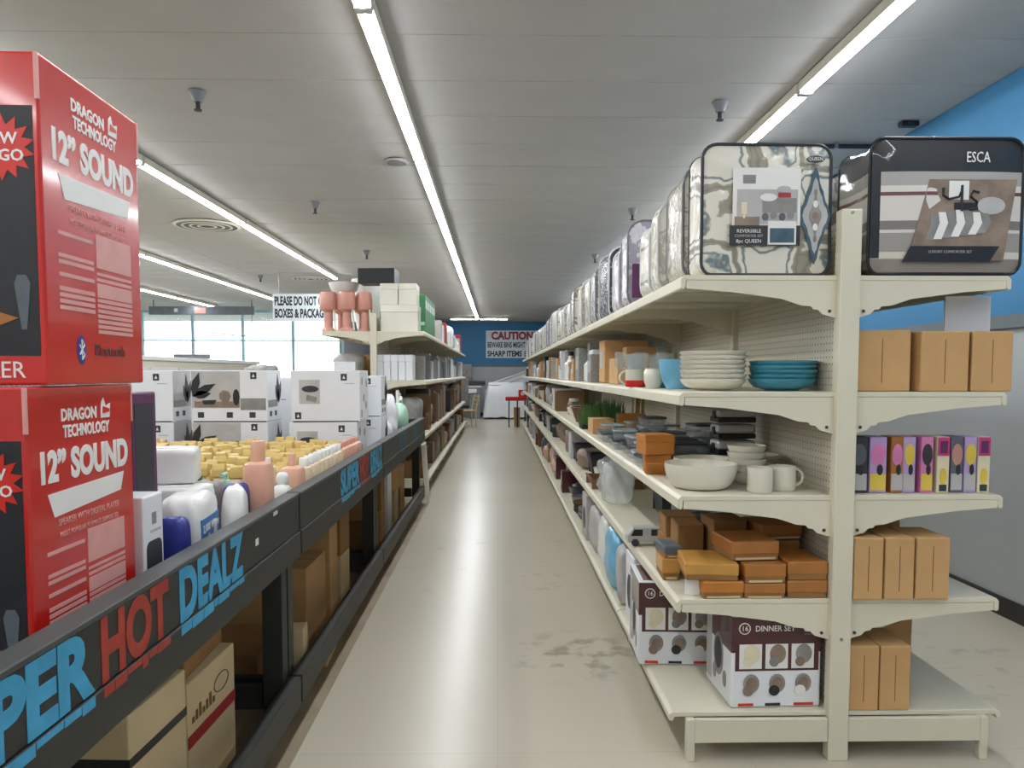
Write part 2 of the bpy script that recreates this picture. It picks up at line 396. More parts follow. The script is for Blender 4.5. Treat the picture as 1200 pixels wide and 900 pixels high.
# ------------------------------------------------------------------ gondola shelving
def peg_material():
    m, nt, b = newmat('pegboard'); N = nt.nodes; L = nt.links
    tc = N.new('ShaderNodeTexCoord'); sc = N.new('ShaderNodeVectorMath'); sc.operation = 'SCALE'; sc.inputs[3].default_value = 1/.0254
    L.new(tc.outputs['Object'], sc.inputs[0])
    fr = N.new('ShaderNodeVectorMath'); fr.operation = 'FRACTION'; L.new(sc.outputs[0], fr.inputs[0])
    sb = N.new('ShaderNodeVectorMath'); sb.operation = 'SUBTRACT'; sb.inputs[1].default_value = (.5, .5, .5); L.new(fr.outputs[0], sb.inputs[0])
    mu = N.new('ShaderNodeVectorMath'); mu.operation = 'MULTIPLY'; mu.inputs[1].default_value = (0, 1, 1); L.new(sb.outputs[0], mu.inputs[0])
    le = N.new('ShaderNodeVectorMath'); le.operation = 'LENGTH'; L.new(mu.outputs[0], le.inputs[0])
    r = ramp(N, [(.13, '#6f6a58'), (.16, '#cfc9b6')], 'LINEAR'); L.new(le.outputs['Value'], r.inputs['Fac'])
    L.new(r.outputs['Color'], b.inputs['Base Color']); b.inputs['Roughness'].default_value = .6
    MATS['pegboard'] = m
peg_material()
def gondola(label, cx, y0, bays, bay, half, levels, base, hp, sides_full, right_bays, name='gondola_shelving', lips=None):
    t = thing(name, label, 'shelving', (cx, y0, 0))
    um = MB().box(-.036, .036, -.025, .025, 0, hp).mesh('upright', 'shelf_cream', bev=.003, seg=1)
    pmm = MB().box(-.008, .008, .026, bay-.026, .12, hp-.03).mesh('back_panel', 'pegboard')
    for k in range(bays+1):
        u = link('upright', um, t, (0, k*bay, 0))
    for k in range(bays): link('back_panel', pmm, t, (0, k*bay, 0))
    # bolts in the near post
    for z in (hp-.012, .45): MB().lathe([(.006, 0), (.006, .003), (0, .004)], 8).build('screw', 'steel', t, (0, -.0252, z), (pi/2, 0, 0))
    def shelf_meshes(s, d):
        p = [(s*.012, 0), (s*d, 0), (s*(d+.012), -.012), (s*(d+.012), -.046), (s*d, -.05), (s*(d-.006), -.04), (s*(d-.006), -.018), (s*.012, -.018)]
        sh = MB().prism(p, 'y', .004, bay-.004).mesh('shelf', 'shelf_cream', bev=.002, seg=1)
        q = [(s*.034, -.0185), (s*(d-.008), -.0185), (s*(d-.008), -.046), (s*d*.72, -.058), (s*d*.40, -.082), (s*.16, -.105), (s*.125, -.108), (s*.118, -.118), (s*.10, -.120), (s*.085, -.135), (s*.034, -.150)]
        br = MB().prism(q, 'y', 0, .005).mesh('bracket', 'shelf_cream')
        bo = MB().lathe([(.006, 0), (.006, .003), (0, .004)], 8).mesh('bolt', 'charcoal')
        rib = MB().box(min(s*.05, s*(d-.03)), max(s*.05, s*(d-.03)), -.008, .008, -.032, -.0185).mesh('rib', 'shelf_cream')
        return sh, br, bo, rib
    for s in (-1, 1):
        nbk = bays if (s == sides_full) else right_bays
        sh, br, bo, rib = shelf_meshes(s, half)
        for z in levels:
            for k in range(nbk):
                o = link('shelf', sh, t, (0, k*bay, z))
                link('bracket', br, o, (0, .004, 0)); link('bracket', br, o, (0, bay-.009, 0))
                if k < 3: link('stiffener', rib, o, (0, bay*.35, 0)); link('stiffener', rib, o, (0, bay*.68, 0))
                if k == 0:
                    link('bolt', bo, o, (s*.06, .0035, -.125), (pi/2, 0, 0))
        # base deck, its beam and feet
        d = half+.02
        dk = MB().prism([(s*.012, 0), (s*d, 0), (s*(d+.015), -.010), (s*(d+.015), -.03), (s*d, -.034), (s*(d-.006), -.018), (s*.012, -.018)], 'y', .004, bay-.004).mesh('base_deck', 'shelf_cream', bev=.002, seg=1)
        x0, x1 = sorted((s*.037, s*(d-.075))); bmh = MB().box(x0, x1, 0, .02, base-.105, base-.0185).mesh('base_beam', 'shelf_cream', bev=.002, seg=1)
        x0, x1 = sorted((s*(d-.075), s*(d-.045))); ft = MB().box(x0, x1, 0, .03, 0, base-.0185).mesh('foot', 'shelf_cream', bev=.002, seg=1)
        for k in range(nbk): link('base_deck', dk, t, (0, k*bay, base))
        for k in range(nbk+1):
            yy = k*bay-(.025 if k else .02)
            link('base_beam', bmh, t, (0, yy, 0)); link('foot', ft, t, (0, yy, 0))
    return t
GX, GY, BAY, HALF = 1.23, 2.70, 1.22, .575
LV = [1.745, 1.335, .965, .59]; BASE = .175
gondola('long cream gondola shelving run with pegboard back', GX, GY, 14, BAY, HALF, LV, BASE, 1.97, -1, 5)
LX, LY = -1.40, 8.75
LLV = [1.88, 1.325, .70]
gondola('shorter cream shelving run behind the dark bin tables', LX, LY, 9, 1.22, .57, LLV, .19, 2.08, 1, 3)

# ------------------------------------------------------------------ bedding bags on the top shelf
def print_mat(name, kind, a, b_, c, scale=9.0, bump=.75):
    m, nt, b = newmat(name); N = nt.nodes; L = nt.links
    tc = N.new('ShaderNodeTexCoord'); V = tc.outputs['Object']
    if kind == 'ogee':
        v = N.new('ShaderNodeTexVoronoi'); v.inputs['Scale'].default_value = scale; v.feature = 'F1'; v.inputs['Randomness'].default_value = .35
        mp = N.new('ShaderNodeMapping'); mp.inputs['Scale'].default_value = (1, .6, .8); L.new(V, mp.inputs['Vector']); L.new(mp.outputs[0], v.inputs['Vector'])
        v.feature = 'DISTANCE_TO_EDGE'; wn = N.new('ShaderNodeTexNoise'); wn.inputs['Scale'].default_value = 14; L.new(V, wn.inputs['Vector'])
        ws = N.new('ShaderNodeVectorMath'); ws.operation = 'SCALE'; ws.inputs[3].default_value = .05; L.new(wn.outputs['Color'], ws.inputs[0])
        wa = N.new('ShaderNodeVectorMath'); L.new(mp.outputs[0], wa.inputs[0]); L.new(ws.outputs[0], wa.inputs[1]); L.new(wa.outputs[0], v.inputs['Vector'])
        r = ramp(N, [(0, '#7d7a6c'), (.025, b_), (.05, b_), (.062, a), (.115, a), (.13, b_), (.15, c), (.175, a), (1, a)]); L.new(v.outputs['Distance'], r.inputs['Fac'])
    elif kind == 'stripe':
        sx = N.new('ShaderNodeSeparateXYZ'); L.new(V, sx.inputs[0])
        mr = N.new('ShaderNodeMath'); mr.operation = 'MULTIPLY'; mr.inputs[1].default_value = scale; L.new(sx.outputs[2], mr.inputs[0])
        fr = N.new('ShaderNodeMath'); fr.operation = 'FRACT'; L.new(mr.outputs[0], fr.inputs[0])
        r = ramp(N, [(0, c), (.25, a), (.5, b_), (.6, a), (.85, c)], 'CONSTANT'); L.new(fr.outputs[0], r.inputs['Fac'])
    else:
        n = N.new('ShaderNodeTexNoise'); n.inputs['Scale'].default_value = scale; n.inputs['Detail'].default_value = 2.5; n.inputs['Distortion'].default_value = 2.0
        L.new(V, n.inputs['Vector'])
        r = ramp(N, [(.36, a), (.42, b_), (.5, b_), (.53, a), (.58, c), (.64, a)]); L.new(n.outputs['Fac'], r.inputs['Fac'])
    L.new(r.outputs['Color'], b.inputs['Base Color'])
    b.inputs['Roughness'].default_value = .6; b.inputs['Coat Weight'].default_value = .8; b.inputs['Coat Roughness'].default_value = .07
    nz = N.new('ShaderNodeTexNoise'); nz.inputs['Scale'].default_value = 11; nz.inputs['Detail'].default_value = 3; nz.inputs['Distortion'].default_value = 1.4; L.new(V, nz.inputs['Vector'])
    bp = N.new('ShaderNodeBump'); bp.inputs['Strength'].default_value = bump; bp.inputs['Distance'].default_value = .02
    L.new(nz.outputs['Fac'], bp.inputs['Height']); L.new(bp.outputs[0], b.inputs['Coat Normal'])
    MATS[name] = m
def esca_mat():
    m, nt, b = newmat('esca_fabric'); N = nt.nodes; L = nt.links
    tc = N.new('ShaderNodeTexCoord'); sx = N.new('ShaderNodeSeparateXYZ'); L.new(tc.outputs['Object'], sx.inputs[0])
    mr = N.new('ShaderNodeMath'); mr.operation = 'MULTIPLY'; mr.inputs[1].default_value = 1/.47; L.new(sx.outputs[2], mr.inputs[0])
    r = ramp(N, [(0, '#8a8178'), (.12, '#cfc8bc'), (.17, '#97918a'), (.31, '#cfc9c0'), (.335, '#7a736c'), (.40, '#d3cdc4'), (.585, '#6e3f3c'), (.61, '#d6d0c8'), (.66, '#a5a19c'), (.76, '#1d1e22'), (.95, '#1d1e22')], 'CONSTANT')
    L.new(mr.outputs[0], r.inputs['Fac']); L.new(r.outputs['Color'], b.inputs['Base Color'])
    b.inputs['Roughness'].default_value = .6; b.inputs['Coat Weight'].default_value = .7; b.inputs['Coat Roughness'].default_value = .08
    nz = N.new('ShaderNodeTexNoise'); nz.inputs['Scale'].default_value = 9; nz.inputs['Distortion'].default_value = 1; L.new(tc.outputs['Object'], nz.inputs['Vector'])
    bp = N.new('ShaderNodeBump'); bp.inputs['Strength'].default_value = .25; bp.inputs['Distance'].default_value = .02
    L.new(nz.outputs['Fac'], bp.inputs['Height']); L.new(bp.outputs[0], b.inputs['Coat Normal'])
    MATS['esca_fabric'] = m
esca_mat()
print_mat('bed_ogee', 'ogee', '#dcd8ca', '#928c7c', '#5b7682', 5.5)
print_mat('bed_taupe', 'noise', '#cfcaba', '#97907f', '#c2bcae', 12)
print_mat('bed_ivory', 'noise', '#d5d2c6', '#b3ad9c', '#d9d6cc', 9)
print_mat('bed_lilac', 'noise', '#cfcad2', '#9c95a4', '#dad6dc', 7)
print_mat('bed_navy', 'noise', '#33374e', '#272a3c', '#a4a6b4', 10)
print_mat('bed_grey', 'noise', '#bfbfbc', '#8d8d8c', '#d2d2cf', 9)
print_mat('bed_stripe', 'stripe', '#c9c6bc', '#7b786f', '#dddacf', 6)
def bag_mesh(w, h, t, m, r=.05, seed=0, wr=.012):
    o = rrect(w, h, r); n = len(o); b = MB()
    rings = []
    for sgn, q in ((-1, 0), (-1, .25), (-1, .5), (-1, .75), (-1, 1), (-.97, 1.012), (-.6, 1.0), (-.2, .985), (.2, .985), (.6, 1.0), (.97, 1.012), (1, 1), (1, .75), (1, .5), (1, .25), (1, 0)):
        ring = []
        for k in range(n):
            x, z = o[k]; y = sgn*t/2
            if abs(sgn) == 1: y += sgn*.016*(1-q*q)
            X, Z = x*q, h/2+(z-h/2)*q
            d = (noise.noise(Vector((X*7+seed, y*11, Z*7+seed*2)))+.6*noise.noise(Vector((X*19+seed, y*23, Z*19)))-.3)*wr*(.25 if abs(sgn) == 1 else 1)
            if abs(sgn) == 1: y += d*(1 if q < 1 else 0)
            elif abs(sgn) < .9: X += d*(1 if x > 0 else -1); Z += d*(.9 if z > h/2 else 0)
            ring.append((X, y, max(0, Z)))
        rings.append(ring)
    vs = [v for g in rings for v in g]
    fs = [(i*n+k, i*n+(k+1) % n, (i+1)*n+(k+1) % n, (i+1)*n+k) for i in range(len(rings)-1) for k in range(n)]
    b.add(vs, fs); return b.mesh('bag_body', m, smooth=True)
def piping(w, h, y, m, parent, r=.05, th=.006):
    o = rrect(w, h, r); return MB().tube([(x*1.005, y, max(th*.9, z)) for x, z in o], th, 6, closed=True).build('piping', m, parent, smooth=True)
def bag(label, x, y, z, w, h, t, m, pip='grey_plastic', seed=0, rz=0, group=None, handle=False):
    T = thing('bedding_bag', label, 'bedding', (x, y, z), rz, group)
    r = .05 if seed < 3 else .085
    link('bag_body', bag_mesh(w, h, t, m, r, seed=seed), T)
    piping(w, h, -t/2, pip, T, r); piping(w, h, t/2, pip, T, r)
    return T
zt = LV[0]+.001
# first bag, with printed insert
B1 = bag('comforter in clear vinyl bag with taupe ogee pattern and teal medallion at the shelf end', .952, 2.83, zt, .455, .46, .17, 'bed_ogee', 'charcoal', 1)
f = -.085-.020
ins = pan('printed_insert', 'print_white', B1, 'y-', -.125, .115, .135, .375, f)
pan('room_photo', 'print_lightgrey', ins, 'y-', -.11, .105, .18, .30, f-.001); pan('lamp_picture', 'photo_brown', ins, 'y-', -.118, -.03, .175, .205, f-.002)
pan('bed_picture', 'print_grey', ins, 'y-', -.02, .10, .22, .27, f-.002); pan('cushion_picture', 'lettering_red', ins, 'y-', .035, .08, .272, .288, f-.002)
pan('wall_picture', 'print_grey', ins, 'y-', -.09, -.045, .32, .35, f-.001)
for k in range(4): poly('quilt_motif', 'print_grey' if k % 2 else 'slate', ins, 'y-', disc(-.01+.03*k, .205+.006*(k % 2), .012, .014, 8), f-.003)
poly('pillow_picture', 'print_white', ins, 'y-', disc(.0, .272, .03, .014, 12), f-.0032); poly('pillow_picture', 'print_lightgrey', ins, 'y-', disc(.055, .300, .025, .012, 12), f-.0032)
MB().box(-.095, -.075, f-.0035, f-.002, .215, .255).box(-.089, -.081, f-.0035, f-.002, .2, .215).build('lamp_shade_picture', 'cream_card', ins)
bl = pan('black_label', 'print_black', ins, 'y-', -.135, .115, .105, .175, f-.002)
txt('lettering', 'REVERSIBLE', .017, 'print_white', bl, (-.067, f-.0035, .155)); txt('lettering', 'COMFORTER SET', .013, 'print_lightgrey', bl, (-.067, f-.0035, .138)); txt('lettering', '8pc QUEEN', .018, 'print_white', bl, (-.067, f-.0035, .12))
ph = pan('bed_photo', 'print_white', bl, 'y-', .0, .10, .108, .19, f-.004); pan('blue_bed_picture', 'photo_teal', ins, 'y-', .007, .093, .115, .165, f-.0052)
qb = poly('size_badge', 'print_black', B1, 'y-', disc(.165, .405, .034, .013, 8), f); txt('lettering', 'QUEEN', .016, 'print_white', qb, (.165, f-.0026, .405))
# teal medallion on the right of the print
md = []
for i in range(32):
    a = 2*pi*i/32; rr = 1+.18*cos(4*a)+.08*cos(8*a); md.append((.168+.036*rr*cos(a), .21+.105*rr*sin(a)))
g = poly('medallion_print', 'photo_teal', B1, 'y-', [(.168+(x-.168)*1.22, .21+(z-.21)*1.28) for x, z in md], f+.006, t=.005)
poly('medallion_core', 'print_lightgrey', g, 'y-', md, f+.001, t=.0015)
for k in range(5): poly('medallion_petal', 'print_white' if k % 2 else 'photo_brown', g, 'y-', disc(.168, .13+.04*k, .012-.003*abs(k-2), .013, 10), f-.0012)
poly('medallion_eye', 'print_grey', g, 'y-', [(.168+(x-.168)*.5, .21+(z-.21)*.55) for x, z in md], f-.0006, t=.0015)
# ESCA bag on the other side of the post
B2 = bag('striped comforter in black-topped vinyl bag lettered ESCA', 1.575, 2.83, zt, .54, .475, .24, 'esca_fabric', 'black', 2)
f = -.12-.016
txt('lettering', 'ESCA', .052, 'print_white', B2, (.10, f-.001, .405), sx=.7)
pi2 = poly('printed_insert', 'photo_brown', B2, 'y-', [(-.14, .05), (.20, .05), (.24, .33), (-.07, .33)], f-.0005)
poly('caption_strip', 'print_black', pi2, 'y-', [(-.16, .045), (.15, .045), (.185, .10), (-.13, .10)], f-.002)
txt('lettering', 'LUXURY COMFORTER SET', .013, 'print_lightgrey', pi2, (.01, f-.0036, .08))
# striped bed picture: arched bands
for k in range(7):
    x = -.08+.03*k
    poly('striped_bed_picture', 'print_white' if k % 2 else 'print_grey', pi2, 'y-', [(x, .12+.004*k), (x+.028, .12+.004*k), (x+.05, .18), (x+.04, .225-.004*abs(k-3)), (x+.015, .225-.004*abs(k-3)), (x+.02, .18)], f-.002-.0003*k)
pan('headboard_picture', 'print_black', pi2, 'y-', .02, .10, .225, .25, f-.002); pan('window_picture', 'print_white', pi2, 'y-', .0, .07, .26, .325, f-.002)
poly('pillow_picture', 'print_lightgrey', pi2, 'y-', disc(.15, .24, .05, .03), f-.002)
MB().tube([(-.02, f-.004, .30), (-.02, f-.004, .275), (0, f-.004, .262), (.035, f-.004, .27), (.045, f-.004, .31), (.045, f-.004, .22)], .0045, 6).build('iron_scroll_picture', 'print_black', pi2)
MB().tube([(.105, f-.004, .285), (.085, f-.004, .29), (.075, f-.004, .272), (.10, f-.004, .252), (.10, f-.004, .23), (.075, f-.004, .225)], .0045, 6).build('iron_scroll_picture', 'print_black', pi2)
MB().box(-.268, -.235, f+.010, f+.0195, .06, .40).build('dark_edge_band', 'print_black', B2)
link('plastic_fold', pillow(.22, .10, .03, .9, 6, .2, 3, 'clear_plastic'), B2, (.02, -.06, .464))
# the rest of the row
spec = [(2.935, 3.315, 'bed_taupe', .47, 'beige'), (3.345, 3.52, 'bed_ivory', .42, 'ivory'), (3.55, 3.83, 'bed_stripe', .40, 'pale striped'), (4.12, 4.44, 'bed_lilac', .47, 'lilac white'), (4.48, 4.82, 'bed_lilac', .42, 'lilac white'),
        (5.0, 5.42, 'bed_navy', .48, 'navy floral'), (5.50, 5.9, 'bed_grey', .45, 'silver grey'), (5.96, 6.35, 'bed_taupe', .45, 'beige'), (6.4, 6.85, 'bed_ivory', .46, 'ivory'), (7.0, 7.4, 'bed_ogee', .46, 'taupe ogee')]
y = 7.5; ci = 0; cyc = [('bed_grey', 'silver grey'), ('bed_taupe', 'beige'), ('bed_stripe', 'pale striped'), ('bed_ivory', 'ivory'), ('bed_navy', 'navy floral'), ('bed_lilac', 'lilac white')]
while y < 18.8:
    th = random.uniform(.36, .5); spec.append((y, y+th, cyc[ci % 6][0], random.uniform(.42, .49), cyc[ci % 6][1])); y += th+random.uniform(.06, .30); ci += 1
for i, (ya, yb, m, h, cn) in enumerate(spec):
    b = bag(f'{cn} bedding in clear zip bag, {ORD[i+1]} along the top shelf from the medallion bag' if i else 'beige bedding bag standing directly behind the medallion comforter bag',
        .93+random.uniform(-.010, .010), (ya+yb)/2, zt, .44, h*random.uniform(.92, 1.02), yb-ya-.05, m, 'white_plastic' if i % 3 else 'grey_plastic', 3+i, rz=R(random.uniform(-2.5, 2.5)), group='bedding bags on the top shelf')
    if i in (3, 5, 8):
        pan('printed_insert', 'print_black' if i == 5 else 'purple', b, 'y-', -.2, -.06, .06, .24, -(yb-ya-.03)/2-.016)
# small bag behind the post, right side
bag('silver bedding bag half hidden behind the ESCA bag', 1.53, 3.18, zt, .50, .44, .28, 'bed_grey', 'charcoal', 40)

# ------------------------------------------------------------------ goods: shapes
def bowl_prof(r, h, th=.0025, foot=.5): return [(r*foot, 0), (r*foot*1.02, .003), (r*.82, h*.30), (r*.95, h*.7), (r, h), (r-th, h), (r*.95-th, h*.7), (r*.80-th, h*.32), (r*foot*.8, .008), (0, .007)]
def round_prof(r, h, f=.6):
    o = [(r*(f+(1-f)*sin(t*pi/2)**.8), h*(1-cos(t*pi/2))**.85) for t in [i/8 for i in range(9)]]
    return o+[(r-.004, h)]+[(a-.005, b+.004) for a, b in reversed(o[1:-1])]+[(0, .006)]
def stack(name, label, cat, x, y, z, r, n, step, h, m, group=None, mm=None):
    # stacked dishes: every dish a thing of its own
    me = MB().lathe(bowl_prof(r, h), 28).mesh(name, m, smooth=True)
    for k in range(n):
        o = link(name, me if not (mm and k % 2) else mm, None, (x+random.uniform(-.003, .003), y, z+k*step))
        tag(o, f'{label}, {"topmost" if k == n-1 else ORD[k]+" from the bottom"}', cat, group or label)
def carton(label, w, d, h, loc, rz=0, m='carton', tape=True, seam='y-', cat='carton', name='carton', group=None, rx=0, ry=0):
    t = thing(name, label, cat, loc, rz, group, rx, ry)
    MB().box(-w/2, w/2, -d/2, d/2, 0, h).build('body', m, t, bev=min(.005, h*.08), seg=2)
    if seam == 'y-': MB().box(-.0012, .0012, -d/2-.0006, -d/2+.001, h*.14, h*.86).build('flap_seam', 'carton_seam', t)
    if tape:
        MB().box(-w/2+.01, w/2-.01, -.024, .024, h-.0006, h+.0006).build('tape', 'tape', t)
    return t
z2, z3, z4, zb = LV[1]+.001, LV[2]+.001, LV[3]+.001, BASE+.001
# second shelf ----------------------------------------------------
stack('teal_bowl', 'teal bowl in the low stack beside the post', 'bowl', 1.092, 2.93, z2, .126, 5, .017, .045, 'teal', 'stacked teal bowls')
stack('white_bowl', 'large white bowl stacked next to the teal bowls', 'bowl', .832, 2.96, z2, .126, 7, .0175, .045, 'ivory', 'stacked white bowls')
o = MB().lathe(bowl_prof(.085, .125, .004, .6), 24).build('blue_bowl', 'skyblue', None, (.775, 3.28, z2), smooth=True); tag(o, 'tall sky blue bowl behind the white bowl stack', 'bowl')
o = MB().lathe(bowl_prof(.075, .09, .004, .6), 24).build('teal_cup', 'teal', None, (.765, 3.52, z2), smooth=True); tag(o, 'teal cup between the sky blue bowl and the white cup', 'cup')
o = MB().lathe([(.03, 0), (.042, .03), (.043, .07), (.036, .085), (.04, .09), (.034, .09), (.036, .07), (.0, .01)], 18).build('white_cup', 'ivory', None, (.695, 3.42, z2), smooth=True); tag(o, 'small white fluted cup at the shelf edge', 'cup')
def mug(label, loc, rz, m, r=.046, h=.095, m2=None, hand=1):
    t = thing('mug', label, 'mug', loc, rz)
    MB().lathe([(r*.92, 0), (r, .006), (r, h), (r-.004, h), (r-.005, .01), (0, .009)], 24).build('cup', m, t, smooth=True)
    if m2: MB().lathe([(r*.93, .0005), (r+.0012, .007), (r+.0012, h*.38), (r-.001, h*.38)], 24).build('painted_base', m2, t, smooth=True)
    if hand: MB().tube([(r-.006+.034*sin(a), 0, h*.52-.032*cos(a)) for a in [pi*i/9 for i in range(10)]], .0055, 8).build('handle', m, t, smooth=True)
    return t
mug('cream mug with red lower half on the second shelf', (.675, 3.75, z2), pi, 'ivory', .05, .085, 'red_print')
def glass(label, loc, r, h, group=None):
    o = MB().lathe([(r*.7, 0), (r*.75, .004), (r, h), (r-.003, h), (r*.72, .012), (0, .01)], 18).build('drinking_glass', 'clear_glass', None, loc, smooth=True); return tag(o, label, 'glass', group)
for i, (x, y) in enumerate([(.74, 3.98), (.86, 3.95), (.74, 4.14), (.88, 4.16), (.98, 3.98), (.76, 4.32), (.9, 4.36)]):
    glass('tall clear drinking glass behind the red and cream mug', (x, y, z2), .045, .17, 'clear glasses behind the mug')
for i, (x, y) in enumerate([(.72, 4.5), (.84, 4.52), (.96, 4.48)]):
    t = thing('wine_glass', 'clear stemmed wine glass beside the brown carton', 'glass', (x, y, z2), 0, 'stemmed wine glasses')
    MB().lathe([(.034, 0), (.034, .003), (.005, .006), (.004, .08), (.02, .09), (.037, .12), (.033, .19), (.031, .19), (.034, .12), (0, .088)], 16).build('bowl', 'clear_glass', t, smooth=True)
carton('tan carton on the second shelf beyond the wine glasses', .22, .34, .16, (.84, 4.85, z2), 0, 'carton_tan', False)
carton('tan upright carton behind the low tan carton', .20, .16, .24, (.95, 5.14, z2), 0, 'carton_tan', False)
# third shelf -----------------------------------------------------
o = MB().lathe(round_prof(.137, .095), 32).build('serving_bowl', 'ivory', None, (.775, 2.90, z3), smooth=True); tag(o, 'wide white serving bowl at the corner of the third shelf', 'bowl')
o = MB().lathe(round_prof(.125, .085), 32).build('serving_bowl', 'ivory', None, (.86, 3.17, z3), smooth=True); tag(o, 'white serving bowl behind the corner serving bowl', 'bowl')
mug('white mug with faint print and hidden handle', (.965, 2.79, z3), pi/2, 'ivory', .046, .092)
mug('white mug with its handle towards the post', (1.065, 2.84, z3), 0, 'ivory', .05, .09)
stack('dessert_bowl', 'small white bowl in the stack behind the two mugs', 'bowl', .985, 3.0, z3, .075, 5, .026, .05, 'ivory', 'stacked small white bowls')
stack('flat_plate', 'white plate in the pile between bowl and pegboard', 'plate', 1.08, 3.22, z3, .105, 8, .010, .025, 'ivory', 'piled white plates')
for k in range(4):
    t = thing('tray_box', f'silver and black lidded tray, {ORD[k]} from the bottom of its stack', 'tray', (1.07, 3.47, z3+.072*k), 0)
    MB().box(-.085, .085, -.07, .07, 0, .022).build('dark_base', 'black', t, bev=.004); MB().box(-.085, .085, -.07, .07, .022, .062).build('silver_lid', 'silver_paint', t, bev=.012, seg=3)
    for sx in (-1, 1): MB().box(sx*.085-.006, sx*.085+.006, -.02, .02, .016, .05).build('clip', 'black', t, bev=.003)
def kraft_box(label, loc, w, d, h, rz, open_=False, m='kraft_orange'):
    t = thing('kraft_box', label, 'box', loc, rz)
    MB().box(-w/2, w/2, -d/2, d/2, 0, h).build('body', m, t, bev=.004)
    MB().box(-w/2-.002, w/2+.002, -d/2-.002, d/2+.002, h*.62, h+.002).build('lid', m, t, bev=.004)
    if open_: MB().prism([(-d/2, 0), (-d/2-.05, .05), (-d/2-.046, .054), (-d/2, .006)], 'x', -w/2+.006, w/2-.006).build('flap', m, t)
    return t
kraft_box('orange kraft box, upper one beside the serving bowl', (.69, 3.34, z3+.085), .13, .13, .085, R(8))
kraft_box('orange kraft box, lower one with open flap beside the serving bowl', (.70, 3.35, z3), .11, .12, .084, R(-6), True)
def food_tub(label, loc, w, d, h, rz, lid='charcoal', group=None):
    t = thing('food_tub', label, 'container', loc, rz, group)
    b = MB(); p0, p1 = rrect(w*.84, d*.84, .02, 3), rrect(w, d, .025, 3); n = len(p0)
    b.add([(x, y-d*.42, 0) for x, y in p0]+[(x, y-d/2, h*.8) for x, y in p1], [tuple(reversed(range(n)))]+[(i, (i+1) % n, n+(i+1) % n, n+i) for i in range(n)])
    b.build('tub', 'clear_plastic', t, smooth=True)
    MB().prism([(x*1.04, (y-d/2)*1.04) for x, y in p1], 'z', h*.8, h).build('lid', lid, t, bev=.003)
    return t
k = 0
for (x, y, n) in [(.73, 3.56, 2), (.90, 3.58, 2), (.74, 3.76, 1), (.90, 3.80, 2), (1.06, 3.78, 2), (.75, 3.97, 2), (.93, 4.0, 1), (1.08, 4.0, 3), (.76, 4.2, 1), (.95, 4.22, 2), (.74, 4.42, 2), (.92, 4.44, 1), (1.08, 4.42, 2), (.75, 4.66, 1), (.94, 4.66, 3), (.74, 4.90, 2), (.92, 4.90, 1), (1.08, 4.88, 2), (.75, 5.14, 1), (.94, 5.14, 2)]:
    for q in range(n):
        lid = ['charcoal', 'glass_far', 'slate'][k % 3]; nm = ['black', 'pale', 'slate grey'][k % 3]
        food_tub(f'clear food tub with {nm} lid among the piled tubs', (x, y, z3+.058*q), .15, .17, .057, R(random.uniform(-8, 8)), lid, f'tubs with {nm} lids'); k += 1
carton('pale brown open carton on the third shelf before the rods', .16, .18, .11, (.76, 5.62, z3), R(4), 'carton_tan', False)
carton('brown carton behind the pale brown one under the rods', .2, .2, .14, (.98, 5.62, z3), R(-4), 'carton_orange', False)
for i in range(7):
    o = MB().lathe([(.0, 0), (.009, .002), (.009, .29), (.012, .30), (.0, .31)], 8).build('wood_rod', 'wood_brown' if i % 2 else 'carton_pale', None, (1.10+.02*(i % 3), 5.90+.06*i, z3), (0, R(2), 0))
    o.location.x += 0; tag(o, 'thin upright wooden rod behind the cartons on the third shelf', 'rod', 'wooden rods')
def plant(label, loc, m, n, r, h, seed):
    t = thing('artificial_grass', label, 'plant', loc); rs = random.Random(seed); b = MB()
    for i in range(n):
        a = rs.uniform(0, 2*pi); q = r*math.sqrt(rs.random()); x, y = q*cos(a), q*sin(a); hh = h*rs.uniform(.6, 1); dx, dy = rs.uniform(-.03, .03), rs.uniform(-.03, .03); w = .006
        b.add([(x-w, y, .03), (x+w, y, .03), (x+dx*.5+w*.7, y+dy*.5, hh*.6), (x+dx*.5-w*.7, y+dy*.5, hh*.6), (x+dx, y+dy, hh)], [(0, 1, 2, 3), (3, 2, 4)])
    g = b.build('grass_blades', m, t); g['kind'] = 'stuff'
    MB().box(-r*.9, r*.9, -r*.9, r*.9, 0, .035).build('tray', 'black', t, bev=.004); return t
plant('bright green artificial grass tuft on the third shelf', (.78, 6.10, z3), 'leaf_green', 160, .13, .24, 4)
plant('dark green artificial grass tuft behind the bright one', (.96, 6.55, z3), 'green', 140, .12, .24, 5)
t = thing('wicker_basket', 'brown wicker basket on the third shelf past the grass', 'basket', (.82, 6.92, z3))
MB().lathe([(.11, 0), (.15, .12), (.155, .13), (.145, .13), (.10, .01), (0, .01)], 20, sy=1.25).build('basket', 'wicker', t, smooth=True); MB().tube([(.15*cos(a), .1875*sin(a), .13) for a in [2*pi*i/20 for i in range(20)]], .009, 6, closed=True).build('rim', 'wicker', t, smooth=True)
# leaf tip peeping between the bowl stacks
t = thing('leaf_sprig', 'dark green leaf sprig between the white and teal bowls', 'plant', (.965, 3.16, z2))
MB().tube([(0, 0, 0), (.01, 0, .09), (.0, 0, .13)], .003, 6).build('stem', 'green', t)
for a in (.5, 2.3, -1.2): MB().add([(0, 0, .11), (.022*cos(a), .01, .132), (.045*cos(a), .0, .145+.01*sin(a)), (.022*cos(a), -.012, .122)], [(0, 1, 2, 3)]).build('leaf', 'charcoal', t)

